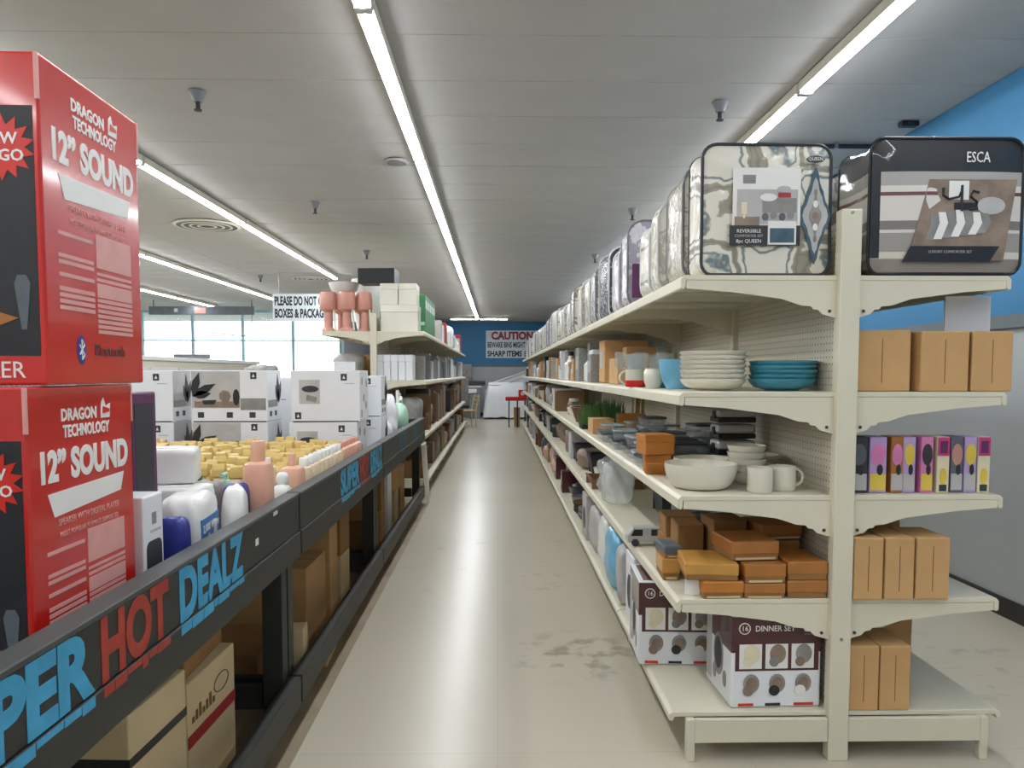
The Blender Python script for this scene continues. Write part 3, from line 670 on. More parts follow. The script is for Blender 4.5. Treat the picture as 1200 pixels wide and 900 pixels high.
# fourth shelf: stained brown flat boxes ----------------------------
def flat_box(label, loc, w, d, h, rz=0, m='carton_orange', strip=True):
    t = thing('flat_box', label, 'box', loc, rz)
    MB().box(-w/2, w/2, -d/2, d/2, 0, h*.97).build('tray', 'carton_dark', t, bev=.002, seg=1)
    MB().box(-w/2-.003, w/2+.003, -d/2-.003, d/2+.003, h*.30, h).build('lid', m, t, bev=.005)
    if strip: MB().box(-w/2+.012, w/2-.012, -d/2-.0042, -d/2-.0028, h*.04, h*.16).build('paper_edge', 'carton_pale', t)
    return t
flat_box('golden brown flat box, bottom one at the corner of the fourth shelf', (.81, 2.81, z4), .145, .20, .062, R(2), 'kraft_orange')
flat_box('golden brown flat box lying skewed on the corner box', (.785, 2.83, z4+.063), .185, .22, .061, R(-6), 'kraft_gold', False)
flat_box('brown flat box, bottom one in the middle pile', (.963, 2.80, z4), .145, .18, .055, 0)
flat_box('brown flat box, second one in the middle pile', (.963, 2.80, z4+.056), .145, .18, .068, R(1))
flat_box('brown flat box tilted on top of the middle pile', (.935, 2.86, z4+.127), .175, .20, .07, R(5))
flat_box('brown flat box, bottom one against the post', (1.118, 2.81, z4), .14, .20, .065, 0, 'carton_orange', False)
flat_box('brown flat box, second one against the post', (1.118, 2.81, z4+.066), .14, .20, .068, 0, 'carton_orange', False)
flat_box('brown flat box at the pegboard, lower one behind the post pile', (1.09, 3.04, z4), .18, .20, .16, R(-4), 'carton_dark', False)
flat_box('brown flat box at the pegboard, upper one behind the post pile', (1.10, 3.04, z4+.162), .17, .17, .06, R(8), 'carton_orange')
flat_box('dark brown tall box behind the middle pile', (.918, 3.08, z4), .13, .16, .23, R(3), 'carton_dark', False)
flat_box('dark brown box under the shelf behind the golden box', (.785, 3.14, z4), .10, .16, .20, R(-3), 'carton_dark', False)
flat_box('small golden box with white end, lower one at the shelf edge', (.685, 3.04, z4), .065, .16, .085, R(-3), 'kraft_gold')
flat_box('small grey-topped box with white end beside the golden boxes', (.685, 3.04, z4+.087), .065, .14, .045, R(4), 'slate')
o = MB().box(-.001, .001, -.03, .03, 0, .06).build('white_tag', 'print_white', None, (.716, 2.76, z4), (0, 0, R(80))); tag(o, 'white paper tag standing against the corner flat box', 'tag')
flat_box('reddish brown box beside the toy truck, lower one', (.80, 3.36, z4), .13, .18, .10, R(3), 'carton_dark', False)
flat_box('reddish brown box beside the toy truck, upper one', (.80, 3.37, z4+.101), .13, .17, .09, R(-3), 'carton_dark', False)
flat_box('dark brown flat box against the pegboard past the tall box', (1.02, 3.42, z4), .20, .22, .12, R(3), 'carton_dark', False)
# toy truck
t = thing('toy_truck', 'silver toy van with black windows at the shelf edge', 'toy', (.70, 3.585, z4), R(180))
MB().prism([(-.09, .018), (.09, .018), (.09, .05), (.065, .088), (-.09, .088)], 'y', -.035, .035).build('cab_body', 'silver_paint', t, bev=.004)
for s in (-1, 1): poly('side_window', 'black', t, 'y-', [(.02, .05), (.075, .05), (.06, .08), (.02, .08)], s*.0362)
for x in (-.055, .055):
    for s in (-1, 1): MB().lathe([(.018, -.006), (.018, .006), (.008, .007), (0, .007)], 14).build('wheel', 'charcoal', t, (x, s*.034, .018), (s*-pi/2, 0, 0), smooth=True)
MB().box(-.085, -.02, -.0355, .0355, .05, .08).build('rear_window', 'charcoal', t)
# clear bags
def polybag(label, loc, w, d, h, seed, m='poly_bag'):
    t = thing('plastic_bag', label, 'bag', loc); link('bag_film', pillow(w, d, h, .55, 8, .22, seed, m), t)
    MB().lathe([(.012, h-.02), (.02, h), (.035, h+.035), (.02, h+.03)], 10).build('tied_neck', m, t, smooth=True); return t
polybag('crumpled clear plastic bag, first at the fourth shelf edge', (.74, 4.72, z4), .19, .24, .26, 3)
polybag('crumpled clear plastic bag, second behind the first', (.78, 5.06, z4), .22, .26, .24, 8)
t = thing('serving_tray', 'dark brown rectangular tray on the fourth shelf past the bags', 'tray', (.84, 5.50, z4))
MB().prism([(-.15, 0), (.15, 0), (.19, .075), (.175, .075), (.14, .012), (-.14, .012), (-.175, .075), (-.19, .075)], 'y', -.16, .16).build('tray', 'wood_brown', t); MB().box(-.18, .18, -.168, -.16, 0, .07).box(-.18, .18, .16, .168, 0, .07).build('tray_ends', 'wood_brown', t)
# bottom deck: dinner set boxes -------------------------------------
def dinner_box(label, loc, w, d, h, rz):
    t = thing('dinner_set_box', label, 'box', loc, rz)
    MB().box(-w/2, w/2, -d/2, d/2, 0, h).build('body', 'white_card', t, bev=.008, seg=3)
    f = -d/2-.0004
    top = MB().box(-w/2-.0006, w/2+.0006, -d/2-.0008, d/2+.0008, h*.60, h*.985).build('maroon_top', 'maroon', t)
    MB().box(-w/2+.02, w/2-.02, -d/2+.02, d/2-.02, h, h+.0008).build('top_print', 'maroon', t)
    g = -d/2-.0012
    bd = poly('badge', 'print_white', t, 'y-', disc(-w*.36, h*.86, .022, .022), g); poly('badge_ring', 'maroon', bd, 'y-', disc(-w*.36, h*.86, .018, .018), g-.001); txt('lettering', '16', .026, 'print_white', bd, (-w*.36, g-.0028, h*.86))
    txt('lettering', 'DINNER SET', .030, 'print_white', t, (-w*.02, g-.0004, h*.855), bold=.012, sx=.9)
    pans('small_print', 'print_grey', t, 'y-', [(w*.30, w*.45, h*(.90-.028*i), h*(.907-.028*i)) for i in range(5)], g)
    pan('photo_strip', 'maroon', t, 'y-', -w*.46, w*.47, h*.40, h*.605, g+.0008)
    for i in range(3):
        x = -w*.29+i*w*.29
        p = pan('picture_frame', 'print_white', t, 'y-', x-w*.125, x+w*.125, h*.425, h*.69, g-.0004)
        poly('plate_picture', ['cream_card', 'photo_brown', 'print_grey'][i], p, 'y-', disc(x+.004, h*.585, .030, .036), g-.0016)
        poly('bowl_picture', ['cream_card', 'print_grey', 'photo_brown'][i], p, 'y-', disc(x-.010, h*.50, .018, .018), g-.0028)
        p = poly('plate_picture', 'print_grey', t, 'y-', disc(x+.004, h*.265, .030, .035), g-.0006); poly('plate_core', 'photo_brown', p, 'y-', disc(x+.004, h*.265, .020, .024), g-.0018)
        poly('cup_picture', ['photo_brown', 'print_black', 'print_white'][i], p, 'y-', disc(x-.008, h*.19, .020, .02), g-.003)
    pans('foot_stripe', 'red_print', t, 'y-', [(-w*.42, -w*.25, h*.02, h*.05), (w*.2, w*.42, h*.02, h*.05)], g); pan('foot_stripe_dark', 'print_black', t, 'y-', -w*.12, w*.05, h*.02, h*.05, g)
    s = poly('plate_side_picture', 'print_grey', t, 'x-', disc(-d*.02, h*.45, d*.18, h*.24), -w/2-.0006); poly('plate_side_core', 'charcoal', s, 'x-', disc(-d*.02, h*.46, d*.13, h*.18), -w/2-.0018)
    poly('spoon_side_picture', 'steel', t, 'x-', disc(-d*.26, h*.24, d*.06, h*.09), -w/2-.0012); poly('fork_side_picture', 'steel', t, 'x-', disc(d*.12, h*.22, d*.06, h*.09), -w/2-.0012)
    pan('side_strip', 'print_lightgrey', t, 'x-', d*.25, d*.46, h*.08, h*.9, -w/2-.0006)
    return t
dinner_box('maroon and white dinner set box standing next to the post', (1.015, 2.885, zb), .335, .30, .345, R(2))
dinner_box('maroon and white dinner set box set back at the deck edge', (.765, 3.30, zb), .33, .30, .355, R(-3))
# right-hand side of the run -----------------------------------------
carton('tall brown carton touching the post on the right second shelf', .205, .22, .22, (1.378, 2.84, z2), R(-1), 'carton_tan', False)
carton('brown carton in the middle of the three on the right second shelf', .175, .26, .215, (1.59, 2.84, z2), R(1), 'carton_tan', False)
carton('brown carton at the outer edge of the right second shelf', .145, .26, .215, (1.765, 2.84, z2), R(-1), 'carton_tan', False)
o = MB().box(-.085, .085, -.004, .004, 0, .135).build('card_sheet', 'white_card', None, (1.745, 2.84, z2+.216)); tag(o, 'white card sheet standing on the outer carton below the end of the top shelf', 'card')
toys = [(1.315, 'charcoal', 'slate', 'grey'), (1.385, 'lilac_card', 'yellow_card', 'lilac and yellow'), (1.455, 'carton_orange', 'pink_card', 'orange'), (1.50, 'lilac_card', 'yellow_card', 'plain lilac'), (1.565, 'pink_card', 'charcoal', 'pink'), (1.625, 'cream_card', 'magenta_card', 'cream with magenta lid'), (1.675, 'slate', 'dusty_rose', 'slate and rose'), (1.725, 'lilac_card', 'yellow_card', 'lilac with yellow disc'), (1.775, 'cream_card', 'magenta_card', 'cream with magenta window')]
for i, (x, a, b_, n) in enumerate(toys):
    w = .062 if i < 2 else .045
    t = thing('gift_box', f'small {n} card box, {ORD[i]} from the post on the right third shelf', 'box', (x, 2.80, z3))
    MB().box(-w/2, w/2, -.045, .045, 0, .205).build('body', a, t, bev=.002, seg=1)
    if i in (5, 8): pan('lid_print', b_, t, 'y-', -w/2+.001, w/2-.001, .135, .203, -.0452); pan('window_print', 'purple', t, 'y-', -w*.3, w*.3, .145, .19, -.0465); poly('figure_print', 'yellow_card', t, 'y-', disc(0, .06, w*.3, .03), -.0455); pan('base_print', 'charcoal', t, 'y-', -w*.3, w*.3, .006, .03, -.0455)
    else:
        poly('disc_print', b_ if i != 1 else 'pink_card', t, 'y-', disc(0, .14, w*.42, .04), -.0455)
        pan('band_print', 'yellow_card' if i in (1, 4) else 'print_lightgrey', t, 'y-', -w/2+.002, w/2-.002, .01, .07, -.0452)
        poly('dot_print', 'print_black', t, 'y-', disc(w*.1, .085, w*.18, .02), -.0462)
for i in range(3):
    carton(f'brown carton, {ORD[i]} from the post in the front row of the right fourth shelf', .105 if i < 2 else .12, .20, .225, (1.327+.112*i+(.008 if i == 2 else 0), 2.78, z4), R(-1.5), 'carton_tan', False)
carton('brown carton lying behind the front row on the right fourth shelf', .24, .2, .285, (1.44, 3.02, z4), R(3), 'carton', False)
carton('brown carton at the back of the right fourth shelf', .22, .22, .26, (1.46, 3.28, z4), R(-4), 'carton', False)
for i in range(2): carton(f'brown carton, {ORD[i]} from the post on the right bottom deck', .11, .20, .24, (1.33+.115*i, 2.80, zb), R(-1), 'carton_tan', False)
carton('wide brown carton set back on the right bottom deck', .26, .22, .26, (1.575, 3.18, zb), R(0), 'carton', False)
carton('brown carton between the wide one and the pegboard on the right deck', .13, .22, .25, (1.34, 3.16, zb), 0, 'carton', False)
# ------------------------------------------------------------------ dark bin tables
FX = -.78
def bin_table(label, y0, y1, text_y, ends):
    t = thing('bin_table', label, 'table', (FX, y0, 0)); ln = y1-y0; W = 1.85
    MB().box(-.03, 0, 0, ln, .785, .92).build('front_board', 'dark_table', t, bev=.002, seg=1)
    MB().box(-.03, .006, 0, ln, .685, .783).build('front_rail', 'dark_table', t, bev=.003, seg=1)
    MB().box(-.055, .004, 0, ln, .9205, .935).build('rim', 'dark_rim', t, bev=.003, seg=1)
    MB().box(-W, -W+.03, 0, ln, .685, .92).build('back_board', 'dark_table', t)
    if ends & 1: MB().box(-W+.03, -.031, 0, .03, .75, .92).build('end_board', 'dark_table', t)
    if ends & 2: MB().box(-W+.03, -.031, ln-.03, ln, .75, .92).build('end_board', 'dark_table', t)
    MB().box(-W+.031, -.031, .0, ln, .72, .7495).build('bin_floor', 'dark_table', t)
    MB().box(-.05, -.002, 0, ln, .085, .20).build('foot_rail', 'dark_table', t, bev=.003, seg=1)
    for y in (.035, ln-.035):
        for x in (-.095, -W+.06): MB().box(x-.035, x+.042, y-.035, y+.035, 0, .719).build('post', 'dark_table', t, bev=.002, seg=1)
        MB().box(-W+.11, -.14, y-.02, y+.02, .09, .18).build('cross_rail', 'dark_table', t)
    if text_y is not None:
        for (w, a, b_, m) in text_y:
            o = txt('painted_lettering', w, .20, m, t, (.0008, (a+b_)/2-y0, .853), 'x+', bold=.045)
            me = o.data; ys = [v.co.x for v in me.vertices]; k = (b_-a)/(max(ys)-min(ys)); zs = [v.co.y for v in me.vertices]; kz = .135/(max(zs)-min(zs)); zc = (max(zs)+min(zs))/2
            for v in me.vertices: v.co.x *= k; v.co.y = (v.co.y-zc)*kz; 
            rs = random.Random(len(w)); bb = MB(); q = a
            while q < b_-.005:                                       # paint run-off on the rail below
                e = min(b_, q+rs.uniform(.03, .09)); bb.box(.006, .0068, q-y0, e-.004-y0, .772-rs.uniform(0, .018), .7825); q = e
            bb.build('paint_overspray', m, t)
    return t
def words(a, lm=('spray_blue', 'spray_red', 'spray_blue'), s=1.0):
    return [('SUPER', a, a+.53*s, lm[0]), ('HOT', a+.56*s, a+.87*s, lm[1]), ('DEALZ', a+.93*s, a+1.40*s, lm[2])]
bin_table('dark wooden bin table under the red boxes, painted SUPER HOT DEALZ', .02, 3.0, words(.93), 1)
bin_table('dark wooden bin table holding the white appliance boxes, painted SUPER HOT DEALZ', 3.02, 5.2, words(3.80, s=.97), 0)
bin_table('dark wooden bin table nearest the shorter shelving run', 5.22, 8.2, words(6.1, ('spray_faded', 'dark_rim', 'spray_faded')), 2)
for i, (y, z, w, h) in enumerate([(2.46, .845, .03, .022), (2.66, .905, .05, .014)]):
    o = MB().box(FX+.0003, FX+.0012, y, y+w, z, z+h).build('price_sticker', 'print_white'); tag(o, ['white price sticker on the dark board after the letter Z', 'white price sticker below the table rim near the pink bottle'][i], 'sticker')
ZF = .751
# ------------------------------------------------------------------ red speaker boxes
def speaker_box(label, x1, y0, z, w, d, h, rz=0):
    t = thing('speaker_box', label, 'box', (x1-w/2, y0+d/2, z), rz)
    X, F = w/2, -d/2
    MB().box(-w/2, w/2, -d/2, d/2, 0, h).build('body', 'red_box', t, bev=.005, seg=2)
    # side facing the aisle
    lg = txt('brand_lettering', 'DRAGON', .034, 'print_white', t, (X+.0004, -d*.06, h*.905), 'x+', sx=.92, bold=.03)
    txt('brand_lettering', 'TECHNOLOGY', .034, 'print_white', t, (X+.0004, d*.01, h*.852), 'x+', sx=.78, bold=.03)
    fl = poly('dragon_emblem', 'print_white', t, 'x+', [(d*.15, h*.885), (d*.24, h*.885), (d*.25, h*.935), (d*.20, h*.925), (d*.18, h*.955), (d*.155, h*.94)], X); poly('emblem_stripe', 'red_print', fl, 'x+', [(d*.165, h*.90), (d*.235, h*.905), (d*.235, h*.915), (d*.17, h*.925)], X+.0012)
    txt('size_lettering', '12” SOUND', .082, 'print_white', t, (X+.0004, 0, h*.745), 'x+', sx=.82, bold=.045)
    poly('white_banner', 'print_white', t, 'x+', [(-d*.36, h*.665), (d*.38, h*.68), (d*.34, h*.615), (-d*.31, h*.59)], X)
    txt('small_lettering', 'SPEAKER WITH DIGITAL PLAYER', .019, 'print_pink', t, (X+.0004, d*.02, h*.568), 'x+', sx=.88)
    txt('small_lettering', 'MOST POPULAR FORMATS SUPPORTED', .015, 'print_pink', t, (X+.0004, d*.02, h*.528), 'x+', sx=.88)
    rw = [(-d*.38, -d*.05, .475, .487), (-d*.38, -d*.05, .405, .417), (-d*.38, -d*.05, .385, .397), (-d*.38, -d*.05, .345, .357)]+[(-d*.38, -d*.05, .30-.02*i, .313-.02*i) for i in range(4)]
    pans('feature_lines', 'print_pink', t, 'x+', [(a, b, z0*h, z1*h) for a, b, z0, z1 in rw], X)
    rw = [(-d*.02, d*.37, .40, .515), (-d*.02, d*.37, .375, .385), (-d*.02, d*.37, .355, .366), (-d*.02, d*.37, .30, .348)]+[(-d*.02, d*.37, .283-.018*i, .295-.018*i) for i in range(7)]
    pans('feature_table', 'print_pink', t, 'x+', [(a, b, z0*h, z1*h) for a, b, z0, z1 in rw], X)
    bt = poly('wireless_badge', 'navy', t, 'x+', disc(-d*.20, h*.115, .017, .030), X)
    c, r = (-d*.20, h*.115), .011
    run = [(c[0]-r*.8, c[1]-r*.9), (c[0]+r*.8, c[1]+r*.9), (c[0], c[1]+r*1.9), (c[0], c[1]-r*1.9), (c[0]+r*.8, c[1]-r*.9), (c[0]-r*.8, c[1]+r*.9)]
    MB().tube([(X+.0018, a, b) for a, b in run], .0018, 5).build('rune', 'print_white', bt)
    txt('wireless_lettering', 'Bluetooth', .036, 'print_black', t, (X+.0004, d*.10, h*.115), 'x+', sx=.95)
    # front facing the shopper
    pn = pan('black_panel', 'print_black', t, 'y-', -w*.46, w/2-.012, h*.09, h*.84, F)
    bst = []
    for i in range(28):
        a = 2*pi*i/28; rr = .062 if i % 2 else .042; bst.append((w/2-.070+rr*cos(a), h*.715+rr*sin(a)))
    bu = poly('starburst', 'red_print', pn, 'y-', bst, F-.001)
    txt('lettering', 'NEW', .030, 'print_white', bu, (w/2-.075, F-.0028, h*.74), bold=.02); txt('lettering', 'LOGO', .030, 'print_white', bu, (w/2-.072, F-.0028, h*.69), bold=.02)
    txt('lettering', 'SPEAKER', .045, 'print_white', t, (w/2-.125, F-.0005, h*.045), sx=.95)
    poly('speaker_picture', 'charcoal', pn, 'y-', rrect(.26, h*.55, .03), F-.001).location.x = -.06
    poly('woofer_picture', 'print_grey', pn, 'y-', disc(-.06, h*.42, .10, .10, 24), F-.0025); poly('cone_picture', 'black', pn, 'y-', disc(-.06, h*.42, .08, .08, 24), F-.004); poly('flame_picture', 'carton_orange', pn, 'y-', [(w/2-.12, h*.16), (w/2-.05, h*.205), (w/2-.09, h*.225), (w/2-.12, h*.21)], F-.001)
    poly('microphone_picture', 'slate', pn, 'y-', [(w/2-.045, h*.17), (w/2-.035, h*.17), (w/2-.026, h*.31), (w/2-.034, h*.335), (w/2-.05, h*.335), (w/2-.056, h*.31)], F-.001)
    # worn white corner
    for yy in (F, -F): MB().box(X-.006, X+.0008, yy-.003, yy+.003, h*.86, h-.002).build('worn_edge', 'print_pink', t)
    return t
speaker_box('red speaker carton lettered 12 inch SOUND, lower one on the bin table', -.865, 1.425, ZF, .46, .405, .625)
speaker_box('red speaker carton lettered 12 inch SOUND, stacked on top of the other', -.857, 1.475, ZF+.627, .46, .41, .62, R(1.0))
# ------------------------------------------------------------------ other goods in the first bin
t = thing('purple_box', 'dark purple speaker box standing behind the red cartons', 'box', (-1.15, 2.01, ZF), R(1))
MB().box(-.20, .20, -.075, .075, 0, .60).build('body', 'purple', t, bev=.005); pan('side_print', 'charcoal', t, 'x+', -.06, .05, .25, .57, .2); pan('label_strip', 'dusty_rose', t, 'x+', -.05, .05, .20, .225, .2)
t = thing('white_speaker_box', 'white box with a dark speaker picture next to the red cartons', 'box', (-.98, 1.965, ZF), 0)
MB().box(-.115, .115, -.055, .055, 0, .345).build('body', 'white_card', t, bev=.004); poly('speaker_picture', 'charcoal', t, 'x+', [(a, b+.05) for a, b in rrect(.085, .18, .02)], .115); pan('small_picture', 'print_grey', t, 'x+', -.01, .015, .27, .30, .115); pan('line_print', 'print_lightgrey', t, 'x+', -.02, .04, .25, .257, .115)
t.location = (-.985, 1.94, ZF); bpy.data.objects['purple_box'].location.y = 2.078
def soft_pack(name, label, cat, loc, w, d, h, m, rz=0, rx=0, ry=0, e=.28, band=None, lump=.05, seed=0):
    t = thing(name, label, cat, loc, rz, None, rx, ry); link('pack', pillow(w, d, h, e, 8, lump, seed, m), t)
    return t
def wipe_pack(label, loc, rz, rx=0, ry=0, w=.24, d=.15, h=.115):
    t = soft_pack('tissue_pack', label, 'tissue pack', loc, w, d, h, 'white_plastic', rz, rx, ry, .14)
    MB().box(-w*.28, w*.28, -d*.25, d*.25, h-.002, h+.004).build('flip_lid', 'white_card', t, bev=.002); return t
kraft_box('plain white carton under the white tissue pack', (-1.10, 2.52, ZF), .26, .15, .178, R(12), m='white_card')
wipe_pack('large white tissue pack on top of the white packs', (-1.13, 2.58, ZF+.285), R(12)); wipe_pack('white tissue pack below the topmost one', (-1.08, 2.54, ZF+.181), R(-8), h=.10)
t = soft_pack('wipes_bag', 'white wipes bag with a blue 2,000 label near the table rim', 'bag', (-.925, 2.30, ZF), .12, .24, .285, 'white_plastic', R(6), 0, 0, .35, None, .08, 4)
pan('blue_band', 'blue_print', t, 'x+', -.095, .095, .145, .225, .056, .006); txt('lettering', '2,000 Wipes', .034, 'print_white', t, (.0635, 0, .195), 'x+')
t = soft_pack('blue_pack', 'royal blue pack wedged beside the white speaker box', 'pack', (-.90, 2.115, ZF), .09, .06, .25, 'navy', 0, 0, 0, .3, None, .06, 5)
t = soft_pack('blue_pack', 'royal blue pack behind the bent white pouch', 'pack', (-.935, 2.745, ZF), .08, .10, .25, 'navy', R(5), 0, 0, .3, None, .06, 6); pan('white_patch', 'print_white', t, 'x+', -.04, .0, .20, .22, .037, .002)
soft_pack('white_pouch', 'bent white pouch leaning on the table rim', 'pouch', (-.89, 2.60, ZF), .085, .17, .275, 'white_plastic', R(14), 0, 0, .75, None, .10, 7)
soft_pack('white_pouch', 'flat white pouch lying before the pink bottle', 'pouch', (-.862, 2.745, ZF+.09), .04, .11, .10, 'white_card', R(5), 0, 0, .5, None, .10, 8).location.z = ZF
soft_pack('grey_pouch', 'dark grey printed pouch behind the bent white pouch', 'pouch', (-1.06, 2.79, ZF), .12, .12, .255, 'print_grey', R(-10), 0, 0, .45, None, .1, 9)
# pink bottle
def square_bottle(name, label, loc, w, d, h, m, cap, ch=.07, cw=.5, rz=0, group=None):
    t = thing(name, label, 'bottle', loc, rz, group)
    b = MB(); o = rrect(w, d, min(w, d)*.22, 3)
    lv = [(0, .94), (.012, 1), (h*.90, 1), (h*.97, .88), (h, .5)]; n = len(o)
    vs = [(x*s, (y-d/2)*s, z) for z, s in lv for x, y in o]
    b.add(vs, [tuple(reversed(range(n))), tuple((len(lv)-1)*n+i for i in range(n))]+[(i*n+k, i*n+(k+1) % n, (i+1)*n+(k+1) % n, (i+1)*n+k) for i in range(len(lv)-1) for k in range(n)])
    b.build('bottle_body', m, t, smooth=True); r = w*cw/2
    MB().lathe([(r, h), (r, h+ch*.9), (r*.9, h+ch), (0, h+ch)], 14).build('cap', cap, t, smooth=True); return t
square_bottle('lotion_bottle', 'tall pink lotion bottle standing at the table rim', (-.89, 2.86, ZF), .095, .105, .325, 'peach', 'peach', .075, .55)
square_bottle('lotion_bottle', 'squat peach bottle at the rim past the pink bottle', (-.89, 3.33, ZF), .095, .11, .25, 'peach', 'peach', .055, .35)
square_bottle('lotion_bottle', 'cream bottle with white cap behind the squat peach bottle', (-.985, 3.28, ZF), .07, .07, .26, 'cream_body', 'white_plastic', .03, .5)
square_bottle('lotion_bottle', 'white bottle behind the tall pink lotion bottle', (-.985, 3.1, ZF), .075, .075, .24, 'ivory', 'ivory', .04, .5)
t = thing('white_figurine_bottle', 'small white rounded bottle at the rim beside the pink bottle', 'bottle', (-.876, 3.115, ZF))
link('bottle_body', pillow(.07, .12, .20, .55, 8, .03, 2, 'white_plastic'), t); link('head', pillow(.05, .055, .06, .8, 6, .02, 3, 'white_plastic'), t, (0, .01, .19))
for i, (x, y, m) in enumerate([(-1.13, 2.92, 'green'), (-1.06, 3.0, 'mint'), (-1.19, 3.05, 'mint')]):
    t = square_bottle('pump_bottle', ['white bottle with dark green pump behind the tissue packs', 'white bottle with mint pump next to the grey pouch', 'white bottle with mint pump between the pouches and the gold caps'][i], (x, y, ZF), .07, .07, .20, 'white_plastic', m, .035, .5)
    MB().tube([(0, 0, .235), (0, 0, .26), (.0, -.05, .258)], .009, 8).build('pump_head', m, t, smooth=True)
t = thing('yellow_tube', 'yellow tube lying before the gold-capped bottles', 'tube', (-1.50, 3.12, ZF)); link('body', pillow(.22, .08, .28, .4, 6, .05, 3, 'yellow_card'), t); MB().lathe([(.02, 0), (.02, .02), (0, .022)], 10).build('cap', 'white_plastic', t, (.0, 0, .275))
# ------------------------------------------------------------------ gold-capped bottles
gb = thing('capped_bottle', 'cream bottle with gold flip cap in the crowded bin', 'bottle', (-.9, 3.4, ZF), 0, 'gold-capped bottles in the bin')
b = MB(); o = rrect(.058, .05, .014, 3); n = len(o); lv = [(0, .94), (.01, 1), (.15, 1), (.168, .85), (.175, .55)]
b.add([(x*s, (y-.025)*s, z) for z, s in lv for x, y in o], [tuple(reversed(range(n))), tuple((len(lv)-1)*n+i for i in range(n))]+[(i*n+k, i*n+(k+1) % n, (i+1)*n+(k+1) % n, (i+1)*n+k) for i in range(len(lv)-1) for k in range(n)])
b.build('bottle_body', 'cream_body', gb, smooth=True)
MB().prism([(-.026, .175), (.026, .175), (.024, .205), (.006, .228), (-.02, .222), (-.026, .20)], 'x', -.027, .027).build('flip_cap', 'gold_cap', gb, bev=.003, seg=1)
first = True
wc = None
for i in range(17):
    for j in range(15):
        x, y = -2.19+.0735*i+random.uniform(-.003, .003), 3.42+.104*j+random.uniform(-.010, .010)
        if x > -.93: continue
        rz = random.choice((0, pi))+random.uniform(-.25, .25)
        if first: gb.location = (x, y, ZF); gb.rotation_euler.z = rz; first = False
        else: dup(gb, (x, y, ZF), rz, sc=(1, 1, random.uniform(.90, 1.12)))
for j in range(9):                                                    # column of white-capped bottles along the rim
    y = 3.47+.088*j
    t = square_bottle('lotion_bottle', f'white-capped cream bottle at the rim, {ORD[j]} past the squat peach bottle', (-.874, y, ZF), .062, .066, .235, 'cream_body', 'white_plastic', .035, .75, 0, 'white-capped bottles along the rim')
for j in range(6):
    y = 4.27+.095*j
    square_bottle('lotion_bottle', f'small peach bottle at the rim, {ORD[j]} past the white-capped row', (-.878, y, ZF), .07, .075, .235, 'peach', 'pink_plastic', .03, .5, 0, 'peach bottles along the rim')
